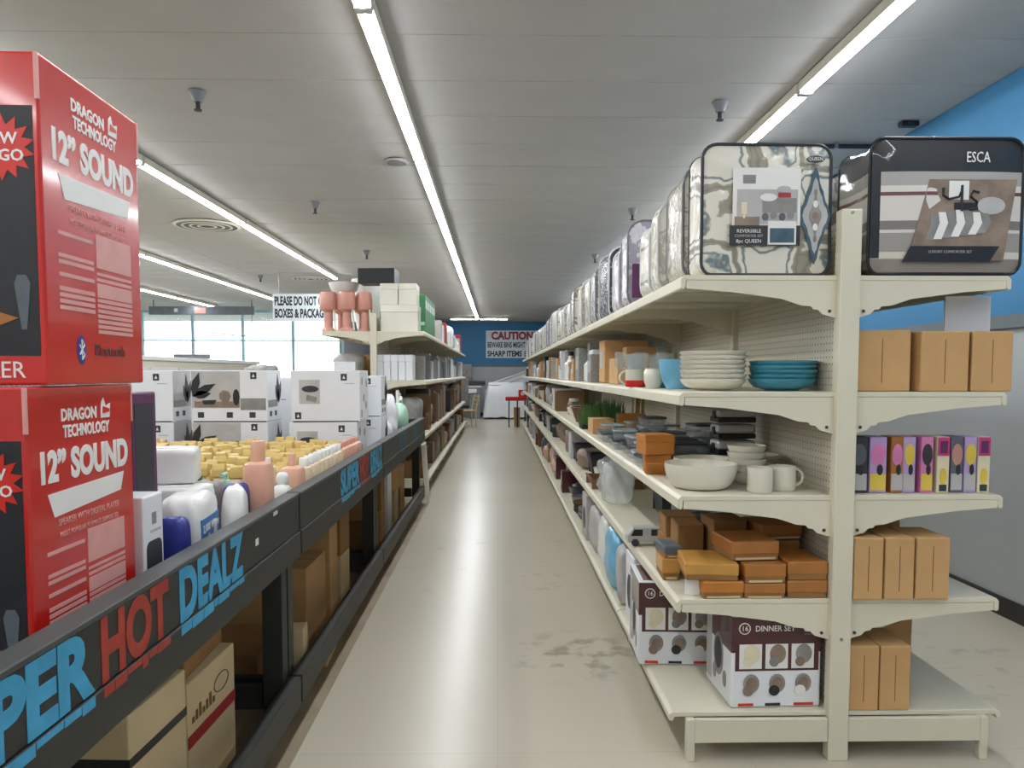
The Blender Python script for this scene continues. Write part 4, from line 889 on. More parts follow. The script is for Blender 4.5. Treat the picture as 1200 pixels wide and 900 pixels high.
# ------------------------------------------------------------------ white appliance boxes
def leaf(a, cx, cz, l, w): 
    pts = [(0, 0), (.3, .5), (.6, .55), (1, 0), (.6, -.45), (.3, -.4)]
    return [(cx+(p[0]*l*cos(a)-p[1]*w*sin(a)), cz+(p[0]*l*sin(a)+p[1]*w*cos(a))) for p in pts]
def appliance_box(label, x0, y0, z, w, d, h, kind, rz=0):
    t = thing('appliance_box', label, 'box', (x0+w/2, y0+d/2, z), rz); F, X = -d/2, w/2
    MB().box(-w/2, w/2, -d/2, d/2, 0, h).build('body', 'white_card', t, bev=.004)
    MB().box(-w/2+.01, w/2-.01, -d/2-.001, d/2, -.0, .006).build('dark_base_line', 'print_black', t)
    def logo(a, z_, face='y-', pos=F):
        q = pan('logo_square', 'charcoal', t, face, a-.02, a+.02, z_-.022, z_+.022, pos); poly('logo_mark', 'print_white', q, face, [(a-.009, z_-.01), (a+.009, z_-.01), (a, z_+.012)], pos-.001 if face == 'y-' else pos+.001)
    if kind == 'photo':
        p = pan('kitchen_photo', 'print_lightgrey', t, 'y-', -w/2+.002, w*.14, h*.27, h-.004, F)
        pan('counter_picture', 'photo_brown', p, 'y-', -w/2+.02, w*.13, h*.28, h*.40, F-.001); poly('bowl_picture', 'print_black', p, 'y-', [(-w*.36, h*.42), (-w*.34, h*.34), (-w*.2, h*.34), (-w*.17, h*.43)], F-.002)
        poly('food_picture', 'photo_brown', p, 'y-', disc(-w*.06, h*.50, .04, .04, 7), F-.002); poly('food_picture', 'print_black', p, 'y-', disc(w*.09, h*.48, .022, .055, 9), F-.002)
        for a, l in ((1.3, .16), (.5, .17), (.15, .12)): poly('leaf_picture', 'print_black', p, 'y-', leaf(a, -w/2+.01, h*.5, l, .05), F-.003)
        pan('grey_block', 'print_grey', t, 'y-', w*.145, w/2-.01, h*.23, h*.46, F); logo(w*.32, h*.9)
        for a in (-.38, 0, .30): pan('icon', 'charcoal', t, 'y-', a*w-.02, a*w+.02, h*.08, h*.19, F)
    else:
        p = pan('product_panel', 'print_lightgrey', t, 'y-', -w*.38, -w*.08, h*.35, h*.82, F); poly('pan_picture', 'charcoal', p, 'y-', disc(-w*.22, h*.64, .055, .022), F-.001); poly('tray_picture', 'print_grey', p, 'y-', [(-w*.28, h*.42), (-w*.14, h*.38), (-w*.12, h*.48), (-w*.27, h*.53)], F-.001)
        logo(w*.27, h*.87); logo(-w*.4, h*.12); pan('line_print', 'print_grey', t, 'y-', w*.28, w*.42, h*.74, h*.75, F)
    # side facing the aisle
    if kind in ('leaf', 'photo', 'drawleaf'):
        if kind == 'drawleaf': pan('dark_photo', 'print_lightgrey', t, 'x+', -d*.48, d*.48, h*.28, h*.99, X-.0004)
        for a, l in ((1.2, .16), (1.7, .2), (2.1, .14)): poly('leaf_picture', 'print_black', t, 'x+', leaf(a, d*.30, h*.35, l, .06), X)
        pan('side_photo', 'print_grey', t, 'x+', -d*.46, d*.2, h*.28, h*.42, X); pans('icon', 'charcoal', t, 'x+', [(-d*.35, -d*.2, h*.1, h*.2), (0, d*.15, h*.1, h*.2)], X)
    else:
        for a, z_ in ((-.25, .8), (-.05, .45), (.2, .3), (-.3, .15), (.25, .75)): poly('dish_picture', 'print_grey', t, 'x+', disc(a*d, z_*h, .025, .028, 12), X)
Z1, Z2 = ZF, ZF+.336
for z, ly in ((Z1, 'lower'), (Z2, 'upper')):
    appliance_box(f'white appliance box with drawings, {ly} one behind the purple box', -2.56, 5.02, z, .455, .30, .334, 'drawleaf')
    appliance_box(f'white appliance box with kitchen photo and leaves, {ly} one of its stack', -1.985, 5.02, z, .49, .32, .334, 'photo')
    appliance_box(f'white appliance box with a pan drawing, {ly} one at the end of the row', -1.345 if z == Z2 else -1.36, 5.02, z, .445, .36, .334, 'draw', R(1) if z == Z2 else 0)
appliance_box('white appliance box with side photo, lower one behind the pan drawing boxes', -1.28, 5.68, Z1, .42, .34, .33, 'leaf')
appliance_box('white appliance box with side photo, upper one behind the pan drawing boxes', -1.28, 5.70, Z1+.332, .42, .30, .30, 'leaf')
appliance_box('white appliance box behind the kitchen photo stack', -2.0, 5.62, Z1, .5, .4, .62, 'leaf')
t = soft_pack('paper_bag', 'crumpled white paper bag leaning beside the last appliance box', 'bag', (-.98, 6.60, ZF), .24, .34, .44, 'white_card', R(6), 0, 0, .6, None, .18, 11); t.location.z += .01
soft_pack('white_cloth', 'white folded cloth lying over the bin rim', 'cloth', (-.91, 6.22, ZF), .12, .26, .26, 'white_card', R(4), 0, 0, .6, None, .2, 13)
t = thing('mint_jug', 'mint green jug with white spout lying at the bin end', 'jug', (-.93, 7.15, ZF), R(0), None, R(-35)); link('jug_body', pillow(.18, .34, .26, .7, 8, .05, 5, 'mint'), t); MB().tube([(0, .06, .24), (0, .02, .32), (0, -.07, .33)], .03, 10).build('spout', 'white_plastic', t, smooth=True); MB().tube([(0, -.12, .2), (0, -.2, .32), (0, -.1, .35)], .018, 8).build('handle', 'white_plastic', t, smooth=True); t.location.z = ZF+.11
carton('open tan carton with goods at the far corner of the last bin', .38, .36, .52, (-1.85, 7.6, ZF), R(4), 'carton_tan', False)
soft_pack('grey_sack', 'grey speckled sack beside the open tan carton', 'sack', (-2.2, 7.2, ZF), .3, .34, .70, 'print_grey', 0, 0, 0, .4, None, .15, 17)
soft_pack('green_pack', 'green round pack beside the open tan carton', 'pack', (-1.50, 7.5, ZF), .22, .3, .52, 'leaf_green', 0, 0, 0, .5, None, .05, 19)
for i in range(5):
    carton(f'white carton, {ORD[i]} in the back row of the last bin', .30, .30, .30+.03*(i % 2), (-2.4+.34*i, 6.6-.0*i, ZF), R(random.uniform(-4, 4)), 'white_card', False) if i < 3 else None
# ------------------------------------------------------------------ cartons under the tables
t = carton('large tan carton with black strap under the first bin table', .46, .32, .52, (-1.17, 2.11, .002), R(-3), 'carton_pale', False, None)
MB().box(-.2315, .2315, -.1615, .1615, .38, .405).build('strap', 'black', t)
t = carton('tall carton with red stripe and oval logo under the first bin table', .42, .38, .45, (-1.15, 2.50, .002), R(-2), 'carton_pale', False, None)
pan('red_stripe', 'lettering_red', t, 'x+', -.19, .19, .245, .285, .21); MB().tube([(.2105, p, q) for p, q in disc(.07, .36, .06, .03)], .002, 5, closed=True).build('oval_logo', 'print_black', t); pans('faded_print', 'carton_seam', t, 'x+', [(-.16+.026*i, -.142+.026*i, .315, .335+.012*(i % 3)) for i in range(7)], .21)
carton('dark brown carton stacked on the red striped carton', .40, .36, .22, (-1.17, 2.5, .455), R(2), 'carton_dark', False, None)
carton('low brown carton behind the first pair of table posts', .38, .42, .20, (-1.22, 3.42, .002), R(3), 'carton_dark', False, None)
lab = ['at the floor', 'stacked on another']
i = 0
for y, d, hs, m in [(3.95, .40, (.44,), ('carton',)), (4.36, .26, (.34, .22), ('carton_tan', 'carton')), (4.70, .24, (.30, .28), ('carton_pale', 'carton_dark')), (5.52, .28, (.36, .26), ('carton_dark', 'carton')), (5.86, .30, (.50,), ('carton_tan',)), (6.25, .32, (.30, .30), ('carton', 'carton_dark')), (6.66, .34, (.56,), ('white_card',)), (7.1, .36, (.32, .28), ('carton_pale', 'carton')), (7.55, .34, (.50,), ('carton',))]:
    z = .002
    for k, (h, mm) in enumerate(zip(hs, m)):
        carton(f'{ {"carton":"brown","carton_dark":"dark brown","carton_tan":"tan","carton_pale":"pale tan","white_card":"white"}[mm]} carton {lab[k]} in the {ORD[i]} pile past the first table posts', .40, d, h, (-1.14, y, z), R(random.uniform(-4, 4)), mm, k == len(hs)-1, None); z += h+.002
    i += 1
kraft_box('small pale box on the floor below the foot rail', (-.90, 3.30, .002), .12, .10, .30, R(4), m='carton_pale')
kraft_box('low tan box on the floor below the foot rail', (-.87, 3.75, .002), .10, .3, .07, R(3), m='carton_tan')
# ------------------------------------------------------------------ goods further down the runs
KM = {}
def kmesh(kind, m):
    k = (kind, m)
    if k in KM: return KM[k]
    if kind == 'carton': r = [('body', MB().box(-.5, .5, -.5, .5, 0, 1).mesh('body', m, bev=.02, seg=1)), ('label_print', MB().box(-.506, -.499, -.3, .3, .35, .75).mesh('label_print', 'print_lightgrey' if m != 'white_card' else 'print_grey'))]
    elif kind == 'jar': r = [('jar_body', MB().lathe([(.42, 0), (.5, .06), (.5, .7), (.36, .8)], 14).mesh('jar_body', m, smooth=True)), ('lid', MB().lathe([(.4, .8), (.4, .98), (.36, 1), (0, 1)], 14).mesh('lid', 'white_plastic', smooth=True))]
    elif kind == 'bowl': r = [('bowl', MB().lathe([(.28, 0), (.3, .03), (.44, .4), (.5, 1), (.47, 1), (.4, .4), (.2, .1), (0, .1)], 18).mesh('bowl', m, smooth=True))]
    elif kind == 'basket': r = [('basket', MB().prism([(-.4, 0), (.4, 0), (.5, 1), (.45, 1), (.37, .08), (-.37, .08), (-.45, 1), (-.5, 1)], 'y', -.5, .5).box(-.45, .45, -.5, -.46, .02, .95).box(-.45, .45, .46, .5, .02, .95).mesh('basket', m))]
    elif kind == 'bag': r = [('pack', pillow(1, 1, 1, .5, 6, .12, 5, m))]
    elif kind == 'frame': r = [('frame', MB().box(-.5, .5, -.5, .5, 0, .08).box(-.5, .5, -.5, .5, .92, 1).box(-.5, .5, -.5, -.4, .08, .92).box(-.5, .5, .4, .5, .08, .92).mesh('frame', m)), ('picture', MB().box(-.3, .3, -.4, .4, .08, .92).mesh('picture', 'photo_brown'))]
    elif kind == 'pot': r = [('pot', MB().lathe([(.4, 0), (.48, .05), (.5, .8), (.47, .8), (.45, .1), (0, .1)], 16).mesh('pot', m, smooth=True)), ('lid', MB().lathe([(.51, .8), (.3, .92), (.06, .94), (.07, 1), (0, 1.0)], 16).mesh('lid', 'charcoal', smooth=True))]
    elif kind == 'bottle': r = [('bottle_body', MB().lathe([(.45, 0), (.5, .04), (.5, .55), (.2, .72), (.18, .85)], 14).mesh('bottle_body', m, smooth=True)), ('cap', MB().lathe([(.24, .85), (.24, .98), (.2, 1), (0, 1)], 12).mesh('cap', 'charcoal', smooth=True))]
    KM[k] = r; return r
CN = {'carton': 'brown', 'carton_tan': 'tan', 'carton_dark': 'dark brown', 'white_card': 'white', 'ivory': 'cream', 'slate': 'slate grey', 'charcoal': 'charcoal', 'wicker': 'brown wicker', 'white_plastic': 'glossy white', 'print_lightgrey': 'light grey', 'grey_plastic': 'mid grey', 'maroon': 'maroon', 'teal': 'teal', 'green': 'green', 'poly_bag': 'clear plastic', 'clear_plastic': 'clear', 'wood_brown': 'wooden', 'skyblue': 'sky blue', 'print_grey': 'grey printed', 'lettering_red': 'red', 'photo_brown': 'taupe', 'mint': 'mint', 'peach': 'peach'}
NAMES = {'carton': ('carton', 'box'), 'jar': ('lidded_jar', 'jar'), 'bowl': ('bowl', 'bowl'), 'basket': ('storage_basket', 'basket'), 'bag': ('soft_pack', 'pack'), 'frame': ('picture_frame', 'frame'), 'pot': ('cooking_pot', 'pot'), 'bottle': ('bottle', 'bottle')}
def goods(kind, m, loc, w, d, h, where, rz=0):
    nm, cat = NAMES[kind]
    lb = f'{CN[m]} {nm.replace("_", " ")} {where}'
    t = thing(nm, lb, cat, loc, rz, lb)
    t.scale = (w, d, h)
    for pn, me in kmesh(kind, m): link(pn, me, t)
    return t
def fill(xf, sgn, z, ya, yb, hmax, kinds, where, bay0, bay, seed, wr=(.13, .30), depth=.40, setb=(.02, .10), prob=.93):
    # walk along one shelf; sgn = +1 when the shelf front looks to -X (goods go to +X behind the front)
    rs = random.Random(seed); y = ya
    while y < yb:
        kind, m = rs.choice(kinds); w = rs.uniform(*wr)*(1.0 if y < 12 else 1.35)
        if kind in ('jar', 'bottle'): w = min(w, .13)
        bk = int((y-bay0)//bay)
        nxt = bay0+(bk+1)*bay
        if (y-bay0) % bay < .04: y = bay0+bk*bay+.04
        if y+w > nxt-.03: y = nxt+.04; bk += 1
        e = y+w
        if e > yb: break
        if rs.random() < prob:
            h = hmax*rs.uniform(.5, .92)
            if kind == 'bowl': h = min(h, w*.45)
            if kind == 'jar': h = min(h, w*1.8)
            if kind == 'bottle': h = min(h, w*2.6)
            if kind == 'pot': h = min(h, w*.8)
            if kind == 'basket': h = min(h, w*.8)
            d = w if kind in ('bowl', 'jar', 'bottle', 'pot') else rs.uniform(.6, 1)*depth
            s = rs.uniform(*setb); x = xf+sgn*(s+d/2)
            goods(kind, m, (x, y+w/2, z), d, w*.94, h, f'on the {where}, {ORD[bk]} bay')
            if kind in ('bowl', 'jar', 'bottle', 'pot') and d < .2 and rs.random() < .8:
                goods(kind, m, (x+sgn*(d+.03), y+w/2, z), d, w*.94, h*.97, f'on the {where}, {ORD[bk]} bay')
        y = e+rs.uniform(.01, .05)
xf = GX-HALF
C, T_, D_, W_, I_ = 'carton', 'carton_tan', 'carton_dark', 'white_card', 'ivory'
fill(xf, 1, z2, 5.35, 19.5, .36, [('carton', W_), ('carton', C), ('jar', 'clear_plastic'), ('bottle', 'white_plastic'), ('bag', 'white_plastic'), ('carton', 'charcoal'), ('frame', 'print_lightgrey'), ('carton', T_), ('carton', 'print_grey')], 'second shelf of the long cream run', GY, BAY, 11)
fill(xf, 1, z3, 7.25, 19.5, .32, [('carton', D_), ('pot', 'grey_plastic'), ('frame', 'wood_brown'), ('bag', 'print_lightgrey'), ('carton', W_), ('jar', 'photo_brown'), ('basket', 'wicker'), ('bowl', I_)], 'third shelf of the long cream run', GY, BAY, 12)
fill(xf, 1, z4, 5.85, 19.5, .33, [('pot', 'charcoal'), ('bowl', 'print_grey'), ('bag', 'photo_brown'), ('basket', 'charcoal'), ('bowl', I_), ('carton', 'print_lightgrey'), ('jar', 'grey_plastic'), ('carton', 'slate')], 'fourth shelf of the long cream run', GY, BAY, 13)
fill(xf-.02, 1, zb, 6.85, 19.5, .36, [('carton', 'print_lightgrey'), ('bowl', 'grey_plastic'), ('carton', 'maroon'), ('bag', 'slate'), ('pot', 'charcoal'), ('carton', 'photo_brown'), ('basket', 'wood_brown'), ('bag', 'peach')], 'bottom deck of the long cream run', GY, BAY, 14)
# bottom deck, near part
def pic_box(label, loc, w, d, h, m='white_card'):
    t = thing('appliance_box', label, 'box', loc); MB().box(-w/2, w/2, -d/2, d/2, 0, h).build('body', m, t, bev=.005)
    poly('product_picture', 'charcoal', t, 'y-', disc(0, h*.45, w*.32, h*.25), -d/2); pan('caption', 'print_grey', t, 'y-', -w*.3, w*.3, h*.8, h*.86, -d/2)
    poly('product_side_picture', 'charcoal', t, 'x-', disc(0, h*.45, d*.3, h*.25), -w/2); return t
pic_box('pale blue-white box with a black appliance picture on the bottom deck', (.80, 5.70, zb), .30, .26, .33, 'print_lightgrey')
pic_box('white box with a dark picture between the blue bags and the dinner sets', (.80, 3.72, zb), .30, .22, .34)
soft_pack('storage_bag', 'light blue plastic bag on the bottom deck', 'bag', (.74, 4.36, zb), .22, .34, .33, 'skyblue', 0, 0, 0, .5, None, .15, 23)
soft_pack('storage_bag', 'grey padded bag hanging over the deck edge beside the dinner set', 'bag', (.70, 3.995, zb), .14, .12, .31, 'print_lightgrey', 0, 0, 0, .5, None, .15, 24)
soft_pack('storage_bag', 'white zip bag between the light blue bag and the appliance picture box', 'bag', (.76, 4.83, zb), .22, .30, .32, 'white_plastic', 0, 0, 0, .45, None, .12, 25)
for k in range(4):
    o = MB().lathe(bowl_prof(.13, .05, .005, .6), 22).build('grey_bowl', ['grey_plastic', 'print_lightgrey'][k % 2], None, (.80, 6.32, zb+.022*k), smooth=True); tag(o, f'shallow bowl in the grey stack on the bottom deck, {ORD[k]} from the bottom', 'bowl', 'stacked shallow grey bowls')
for k in range(4):
    o = MB().lathe(bowl_prof(.13, .045, .005, .6), 22).build('wood_bowl', ['charcoal', 'wood_brown'][k % 2], None, (.79, 6.62, zb+.024*k), smooth=True); tag(o, f'shallow bowl in the dark stack on the bottom deck, {ORD[k]} from the bottom', 'bowl', 'stacked shallow dark bowls')
# shelf 4 back row fillers near the van
goods('pot', 'charcoal', (1.02, 3.72, z4), .2, .2, .13, 'behind the toy van'); goods('pot', 'grey_plastic', (1.03, 4.06, z4), .2, .2, .15, 'behind the empty stretch of shelf')
goods('basket', 'charcoal', (1.03, 4.42, z4), .22, .26, .18, 'before the first clear bag')
soft_pack('storage_bag', 'pale grey folded bag behind the white zip bag on the bottom deck', 'bag', (.77, 5.27, zb), .24, .40, .30, 'print_lightgrey', 0, 0, 0, .4, None, .12, 27)
# ------------------------------------------------------------------ shorter run on the left
lf = LX+.57
zt2, zs2, zs3, zlb = LLV[0]+.001, LLV[1]+.001, LLV[2]+.001, .191
def plain_box(label, loc, w, d, h, m, group=None):
    t = thing('plain_box', label, 'box', loc, 0, group); MB().box(-w/2, w/2, -d/2, d/2, 0, h*.72).build('body', m, t, bev=.004); MB().box(-w/2-.002, w/2+.002, -d/2-.002, d/2+.002, h*.72+.001, h).build('lid', m, t, bev=.004); return t
plain_box('tall ivory box, lower one on the shorter run top shelf', (-1.115, 8.98, zt2), .42, .36, .30, 'ivory')
plain_box('ivory box, upper one next to the fan box', (-1.23, 8.98, zt2+.302), .20, .34, .24, 'ivory'); plain_box('ivory box, upper one at the shelf corner', (-1.02, 8.98, zt2+.302), .20, .34, .24, 'ivory')
for k in range(7):
    t = thing('green_box', f'green printed box on the shorter run top shelf, {ORD[k]} past the ivory boxes', 'box', (-.99, 9.36+.20*k, zt2), 0, 'green printed boxes'); MB().box(-.13, .13, -.09, .09, 0, .46).build('body', 'green', t, bev=.004)
    pan('white_print', 'print_white', t, 'y-', -.06, .02, .34, .42, -.09); pan('band_print', 'mint', t, 'y-', -.12, .12, .1, .14, -.09); pan('side_print', 'print_white', t, 'x+', -.05, .05, .3, .4, .13)
fill(lf, -1, zt2, 10.85, 19.5, .52, [('bottle', 'white_plastic'), ('bag', 'white_plastic'), ('carton', W_), ('carton', 'print_lightgrey'), ('carton', 'lettering_red'), ('bag', 'print_lightgrey')], 'top shelf of the shorter run', LY, 1.22, 21, (.18, .32))
for k in range(5):
    plain_box(f'slim upright white box on the shorter run, {ORD[k]} from its end post', (-1.345+.084*k, 8.96, zs2), .078, .3, .29, 'white_card', 'slim white boxes on the shorter run')
fill(lf, -1, zs2, 9.2, 19.5, .42, [('carton', 'print_lightgrey'), ('carton', 'print_grey'), ('carton', W_), ('carton', 'slate'), ('frame', 'grey_plastic')], 'second shelf of the shorter run', LY, 1.22, 22, (.2, .34), setb=(.02, .06))
fill(lf, -1, zs3, 8.85, 19.5, .55, [('frame', 'photo_brown'), ('carton', 'photo_brown'), ('carton', D_), ('basket', 'wicker'), ('bag', 'print_grey'), ('carton', 'charcoal'), ('carton', C), ('frame', 'wood_brown')], 'third shelf of the shorter run', LY, 1.22, 23, (.22, .40), setb=(.02, .08))
fill(lf+.02, -1, zlb, 8.85, 19.5, .44, [('bag', 'photo_brown'), ('carton', C), ('carton', 'photo_brown'), ('bag', 'print_lightgrey'), ('carton', D_), ('basket', 'wood_brown')], 'bottom deck of the shorter run', LY, 1.22, 24, (.2, .36))
# panel resting against the bottom deck
t = thing('framed_panel', 'white framed panel leaning against the shorter run deck', 'panel', (-.80, 8.48, .0), R(4), None, 0, R(-4)); MB().box(-.02, .02, -.16, .16, 0, .62).build('panel', 'white_card', t, bev=.003); MB().box(-.024, .024, -.17, -.16, 0, .63).box(-.024, .024, .16, .17, 0, .63).box(-.024, .024, -.16, .16, .62, .63).build('frame', 'ivory', t)
t.location.x = -.775
# pink stools and pails on the far side of the shorter run
for i, (x, y, r) in enumerate([(-1.94, 8.92, .095), (-1.725, 8.90, .095), (-1.525, 8.93, .082), (-1.85, 9.24, .10), (-1.60, 9.26, .10)]):
    t = thing('pink_stool', 'pink drum-topped plastic stool on the shorter run top shelf', 'stool', (x, y, zt2), 0, 'pink plastic stools')
    MB().lathe([(r, .25), (r+.006, .26), (r+.004, .43), (r*.9, .45), (0, .45)], 20).build('drum', 'pink_plastic', t, smooth=True)
    MB().lathe([(r*.9, 0), (r*.85, .02), (r*.55, .05), (r*.5, .22), (r*.9, .25)], 18).build('pedestal', 'pink_plastic', t, smooth=True)
    MB().tube([(r*.9, -.03, .014), (r*.75, -.05, .25)], .012, 6).build('strut', 'ivory', t)
def bowl_top(label, x, y, z, r, h):
    o = MB().lathe([(r*.55, 0), (r*.85, h*.35), (r, h), (r*.96, h), (r*.8, h*.4), (0, .02)], 24).build('white_basin', 'white_plastic', None, (x, y, z), smooth=True); tag(o, label, 'basin')
bowl_top('white plastic basin set on the pink stools', -1.80, 9.14, zt2+.452, .18, .13); bowl_top('larger white plastic basin wedged behind the ivory boxes', -1.62, 9.64, zt2, .185, .68)
carton('black and white appliance carton lying on the ivory boxes', .42, .30, .17, (-1.37, 8.98, zt2+.546), R(-3), 'black', False, None); 
o = bpy.data.objects['carton'] if False else None
# left side lower shelves of that run
fill(LX-.57, 1, zs2, 8.85, 12.2, .38, [('carton', W_), ('carton', T_), ('bag', 'print_lightgrey')], 'window side second shelf of the shorter run', LY, 1.22, 31)
fill(LX-.57, 1, zs3, 8.85, 12.2, .5, [('carton', C), ('carton', D_), ('carton', W_)], 'window side third shelf of the shorter run', LY, 1.22, 32)
# ------------------------------------------------------------------ signs
t = thing('hanging_sign', 'white hanging sign reading PLEASE DO NOT OPEN BOXES', 'sign', (-2.95, 13.0, 2.27))
MB().box(-.80, .80, -.012, .012, 0, .46).build('board', 'sign_white', t, bev=.002, seg=1)
txt('lettering', 'PLEASE DO NOT OPEN', .20, 'lettering_black', t, (-.77, -.0135, .335), sx=.47, bold=.04, align='LEFT'); txt('lettering', 'BOXES & PACKAGES', .20, 'lettering_black', t, (-.77, -.0135, .13), sx=.50, bold=.04, align='LEFT')
for x in (-.7, .7): MB().tube([(x, 0, .46), (x, 0, ZC-2.27)], .004, 5).build('wire', 'steel', t)
t = thing('caution_sign', 'white CAUTION sign with red heading on the blue back wall', 'sign', (.62, YB-.03, 1.92))
MB().box(-1.0, 1.0, -.012, .012, 0, .90).build('board', 'sign_white', t, bev=.003, seg=1)
txt('heading', 'CAUTION!', .34, 'lettering_red', t, (-.82, -.0135, .72), bold=.05, align='LEFT', sx=.90); txt('lettering', 'BEWARE BINS MIGHT CONTAIN', .25, 'lettering_black', t, (-.95, -.0135, .42), sx=.52, bold=.03, align='LEFT'); txt('lettering', 'SHARP ITEMS', .25, 'lettering_black', t, (-.95, -.0135, .13), sx=.78, bold=.04, align='LEFT'); txt('lettering', 'EE', .25, 'lettering_black', t, (.26, -.0135, .13), sx=.7, bold=.02, align='LEFT')
t = thing('hanging_beam_sign', 'long dark sign beam hanging before the shop window', 'sign', (-6.83, 18.0, 2.76))
MB().box(-1.2, 1.2, -.03, .03, 0, .19).build('beam', 'slate', t, bev=.003); pan('red_patch', 'dusty_rose', t, 'y-', -.16, .10, .03, .16, -.03); pan('pale_mark', 'print_lightgrey', t, 'y-', -.62, -.54, .06, .14, -.03)
for x in (-1.1, 1.15): MB().tube([(x, 0, .19), (x, 0, ZC-2.76)], .012, 6).build('rod', 'charcoal', t)
MB().tube([(1.15, 0, 0), (1.13, 0, -.5), (.2, .0, -.42)], .012, 6).build('cable', 'grey_plastic', t)
# ------------------------------------------------------------------ window side furniture
t = thing('white_partition', 'long white display partition before the shop window', 'partition', (-5.4, 10.4, 0))
MB().box(-.25, .25, 0, 6.2, .12, 1.60).build('body', 'white_paint', t, bev=.01); MB().box(-.30, .30, -.05, 6.25, 1.60, 1.66).build('cap', 'white_card', t, bev=.008); MB().box(-.22, .22, .05, 6.15, 0, .12).build('plinth', 'trim_grey', t)
for k in range(6): MB().box(.25, .262, .1+k*1.02, 1.05+k*1.02, .2, 1.5).build('door_panel', 'white_card', t, bev=.004)
def checkout(label, x, y):
    t = thing('checkout_counter', label, 'counter', (x, y, 0)); MB().box(-.9, .9, -.4, .4, .1, .92).build('body', 'wall_pale', t, bev=.01); MB().box(-.95, .95, -.45, .45, .92, .97).build('worktop', 'white_card', t, bev=.006); MB().box(-.85, .85, -.35, .35, 0, .1).build('plinth', 'trim_grey', t)
    s = MB().box(-.02, .02, -.02, .02, .97, 1.75).build('screen_pole', 'grey_plastic', t); MB().box(-.42, .42, -.03, .03, 1.75, 1.86).build('register_screen', 'grey_plastic', t, bev=.01)
checkout('checkout counter with raised screen nearest the shop window corner', -7.2, 18.3); checkout('checkout counter with raised screen beside the white partition end', -8.9, 17.2)
# ------------------------------------------------------------------ far end of the aisle
t = thing('covered_pallet', 'pile under a white draped sheet at the back wall', 'pallet', (.27, 24.1, 0))
bm = bmesh.new(); bmesh.ops.create_grid(bm, x_segments=26, y_segments=16, size=1)
for v in bm.verts:
    X, Y = v.co.x, v.co.y; q = max(abs(X), abs(Y)); x, y = X*.70, Y*.50
    z = 1.12 if q < .8 else max(.06, 1.12-(q-.8)/.2*1.06)
    if q >= .8: x, y = x*1.03, y*1.03
    n_ = noise.noise(Vector((x*4, y*4, z*2))); v.co = (x+.03*n_, y+.03*n_, z+.03*n_)
me = bpy.data.meshes.new('sheet'); bm.to_mesh(me); bm.free(); me.materials.append(MATS['white_card'])
for p in me.polygons: p.use_smooth = True
link('sheet', me, t); MB().box(-.55, .55, -.38, .38, .12, 1.06).build('load', 'carton_pale', t); MB().box(-.66, .66, -.46, .46, 0, .11).build('pallet', 'baseboard_dark', t)
for k, (y, z, a) in enumerate([(24.95, .62, -14), (25.15, .70, -14)]):
    t = thing('mattress', ['white mattress leaning low behind the draped pile', 'white mattress leaning higher against the back wall'][k], 'mattress', (.62, y, .02)); 
    MB().prism([(-1.05, .02), (1.05, .02), (1.05, 1.38+.12*k), (.35, 1.36+.14*k), (-.75, .98+.14*k), (-1.05, .8)], 'y', -.08, .08).build('slab', 'white_plastic' if k else 'white_card', t, bev=.03, seg=3); MB().tube([(-.9, -.085, .85+.14*k), (.3, -.085, 1.28+.14*k), (1.0, -.085, 1.3+.12*k)], .008, 6).build('piping', 'grey_plastic', t)
t = thing('red_table', 'small red-topped table on thin black legs at the aisle end', 'table', (.50, 20.1, 0))
MB().box(-.29, .29, -.22, .22, .70, .80).build('top', 'red_print', t, bev=.008); MB().box(.05, .29, -.1, .2, .80, .98).build('red_case', 'red_print', t, bev=.01); pan('white_mark', 'print_white', t, 'y-', .11, .2, .84, .93, -.1)
for x in (-.2, .02, .22): 
    for y in (-.18, .18): MB().tube([(x, y, 0), (x, y, .70)], .013, 8).build('leg', 'black', t)
t = thing('waste_bin', 'grey lidded waste bin at the back wall', 'bin', (-.70, 24.2, 0))
MB().prism([(-.16, 0), (.16, 0), (.19, .95), (-.19, .95)], 'y', -.25, .25).build('body', 'grey_plastic', t, bev=.02); MB().box(-.21, .21, -.28, .28, .95, 1.03).build('lid', 'print_lightgrey', t, bev=.02)
MB().box(-.2, .05, -.3, -.28, .80, .93).build('rim', 'white_card', t)
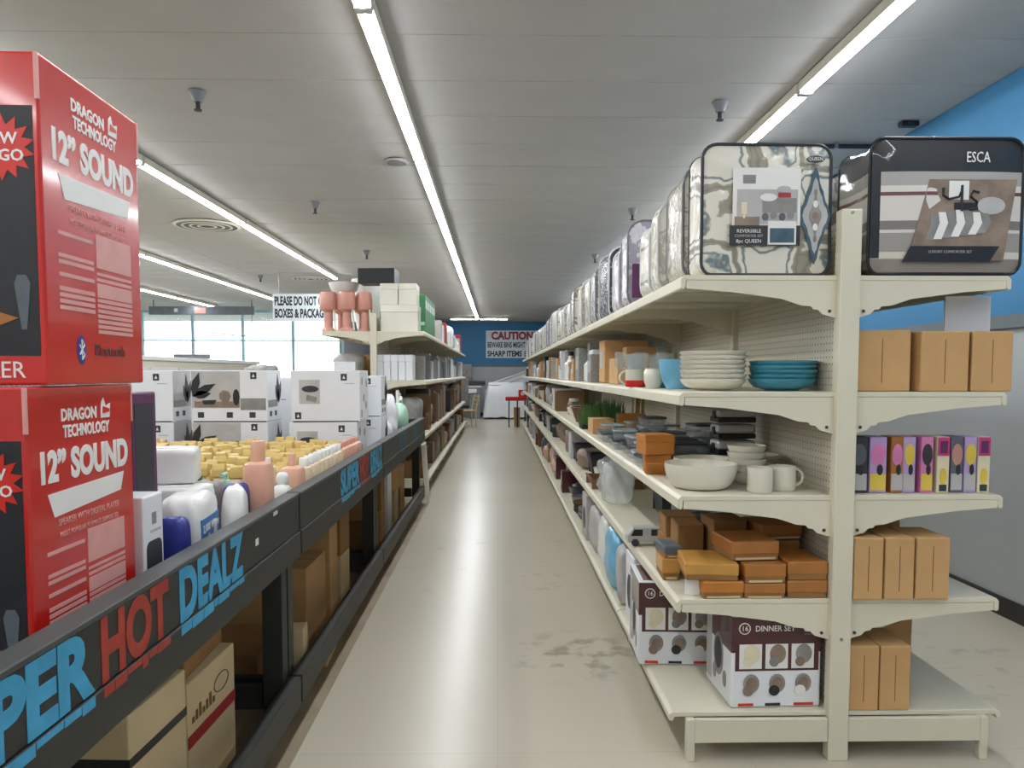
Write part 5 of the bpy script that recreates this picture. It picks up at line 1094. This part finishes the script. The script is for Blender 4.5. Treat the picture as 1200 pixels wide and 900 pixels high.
t = thing('dark_case', 'dark case lying on the grey bin', 'case', (-.80, 24.2, 1.035)); MB().box(-.1, .42, -.2, .2, 0, .14).build('shell', 'charcoal', t, bev=.02); MB().tube([(-.06, -.2, .14), (-.1, -.2, .24), (.0, -.2, .2)], .015, 6).build('handle', 'charcoal', t)
t = thing('office_chair', 'black office chair at the end of the shorter run', 'chair', (-1.12, 21.2, 0), R(60))
MB().box(-.25, .25, -.25, .25, .45, .53).build('seat', 'black', t, bev=.03, seg=3); MB().box(-.24, .24, .2, .27, .60, 1.15).build('backrest', 'charcoal', t, bev=.03, seg=3); MB().tube([(0, .23, .5), (0, .26, .7)], .025, 8).build('back_bar', 'black', t); MB().tube([(0, 0, .08), (0, 0, .46)], .03, 8).build('column', 'black', t)
for k in range(5): MB().tube([(0, 0, .09), (.28*cos(k*1.257), .28*sin(k*1.257), .04)], [.025, .018], 8).build('leg', 'black', t); 
t = thing('wooden_chair', 'pale slatted wooden chair leaning at the end of the shorter run', 'chair', (-.80, 20.3, 0), R(-70))
MB().box(-.2, .2, -.2, .2, .42, .45).build('seat', 'carton_pale', t, bev=.005)
for x in (-.18, .18):
    MB().tube([(x, -.18, 0), (x, -.18, .42)], .016, 6).build('leg', 'carton_pale', t); MB().tube([(x, .18, 0), (x, .18, .42), (x, .26, .85)], .016, 6).build('leg', 'carton_pale', t)
for z in (.6, .7, .8): MB().box(-.18, .18, .20+(z-.42)*.18, .215+(z-.42)*.18, z-.02, z+.02).build('slat', 'carton_pale', t)
for i, (x, y, h, w, m) in enumerate([(-1.55, 24.9, 1.75, .5, 'photo_brown'), (-1.0, 25.1, 1.70, .34, 'print_grey'), (-2.2, 24.8, 1.5, .6, 'carton_tan')]):
    carton(['tall taupe carton standing at the back wall', 'tall grey carton between the taupe carton and the bin', 'tan carton at the back wall behind the shorter run'][i], w, .5, h, (x, y, .002), 0, m, False, None)
kraft_box('tan box on the floor under the end of the long run', (.52, 20.0+.6, .002), .16, .3, .5, 0, m='carton_tan')
dups = [(l, len(v)) for l, v in USED.items() if len(v) > 1 and any(g is None for _, g in v)]
for l in dups: print('DUPLICATE LABEL', l)
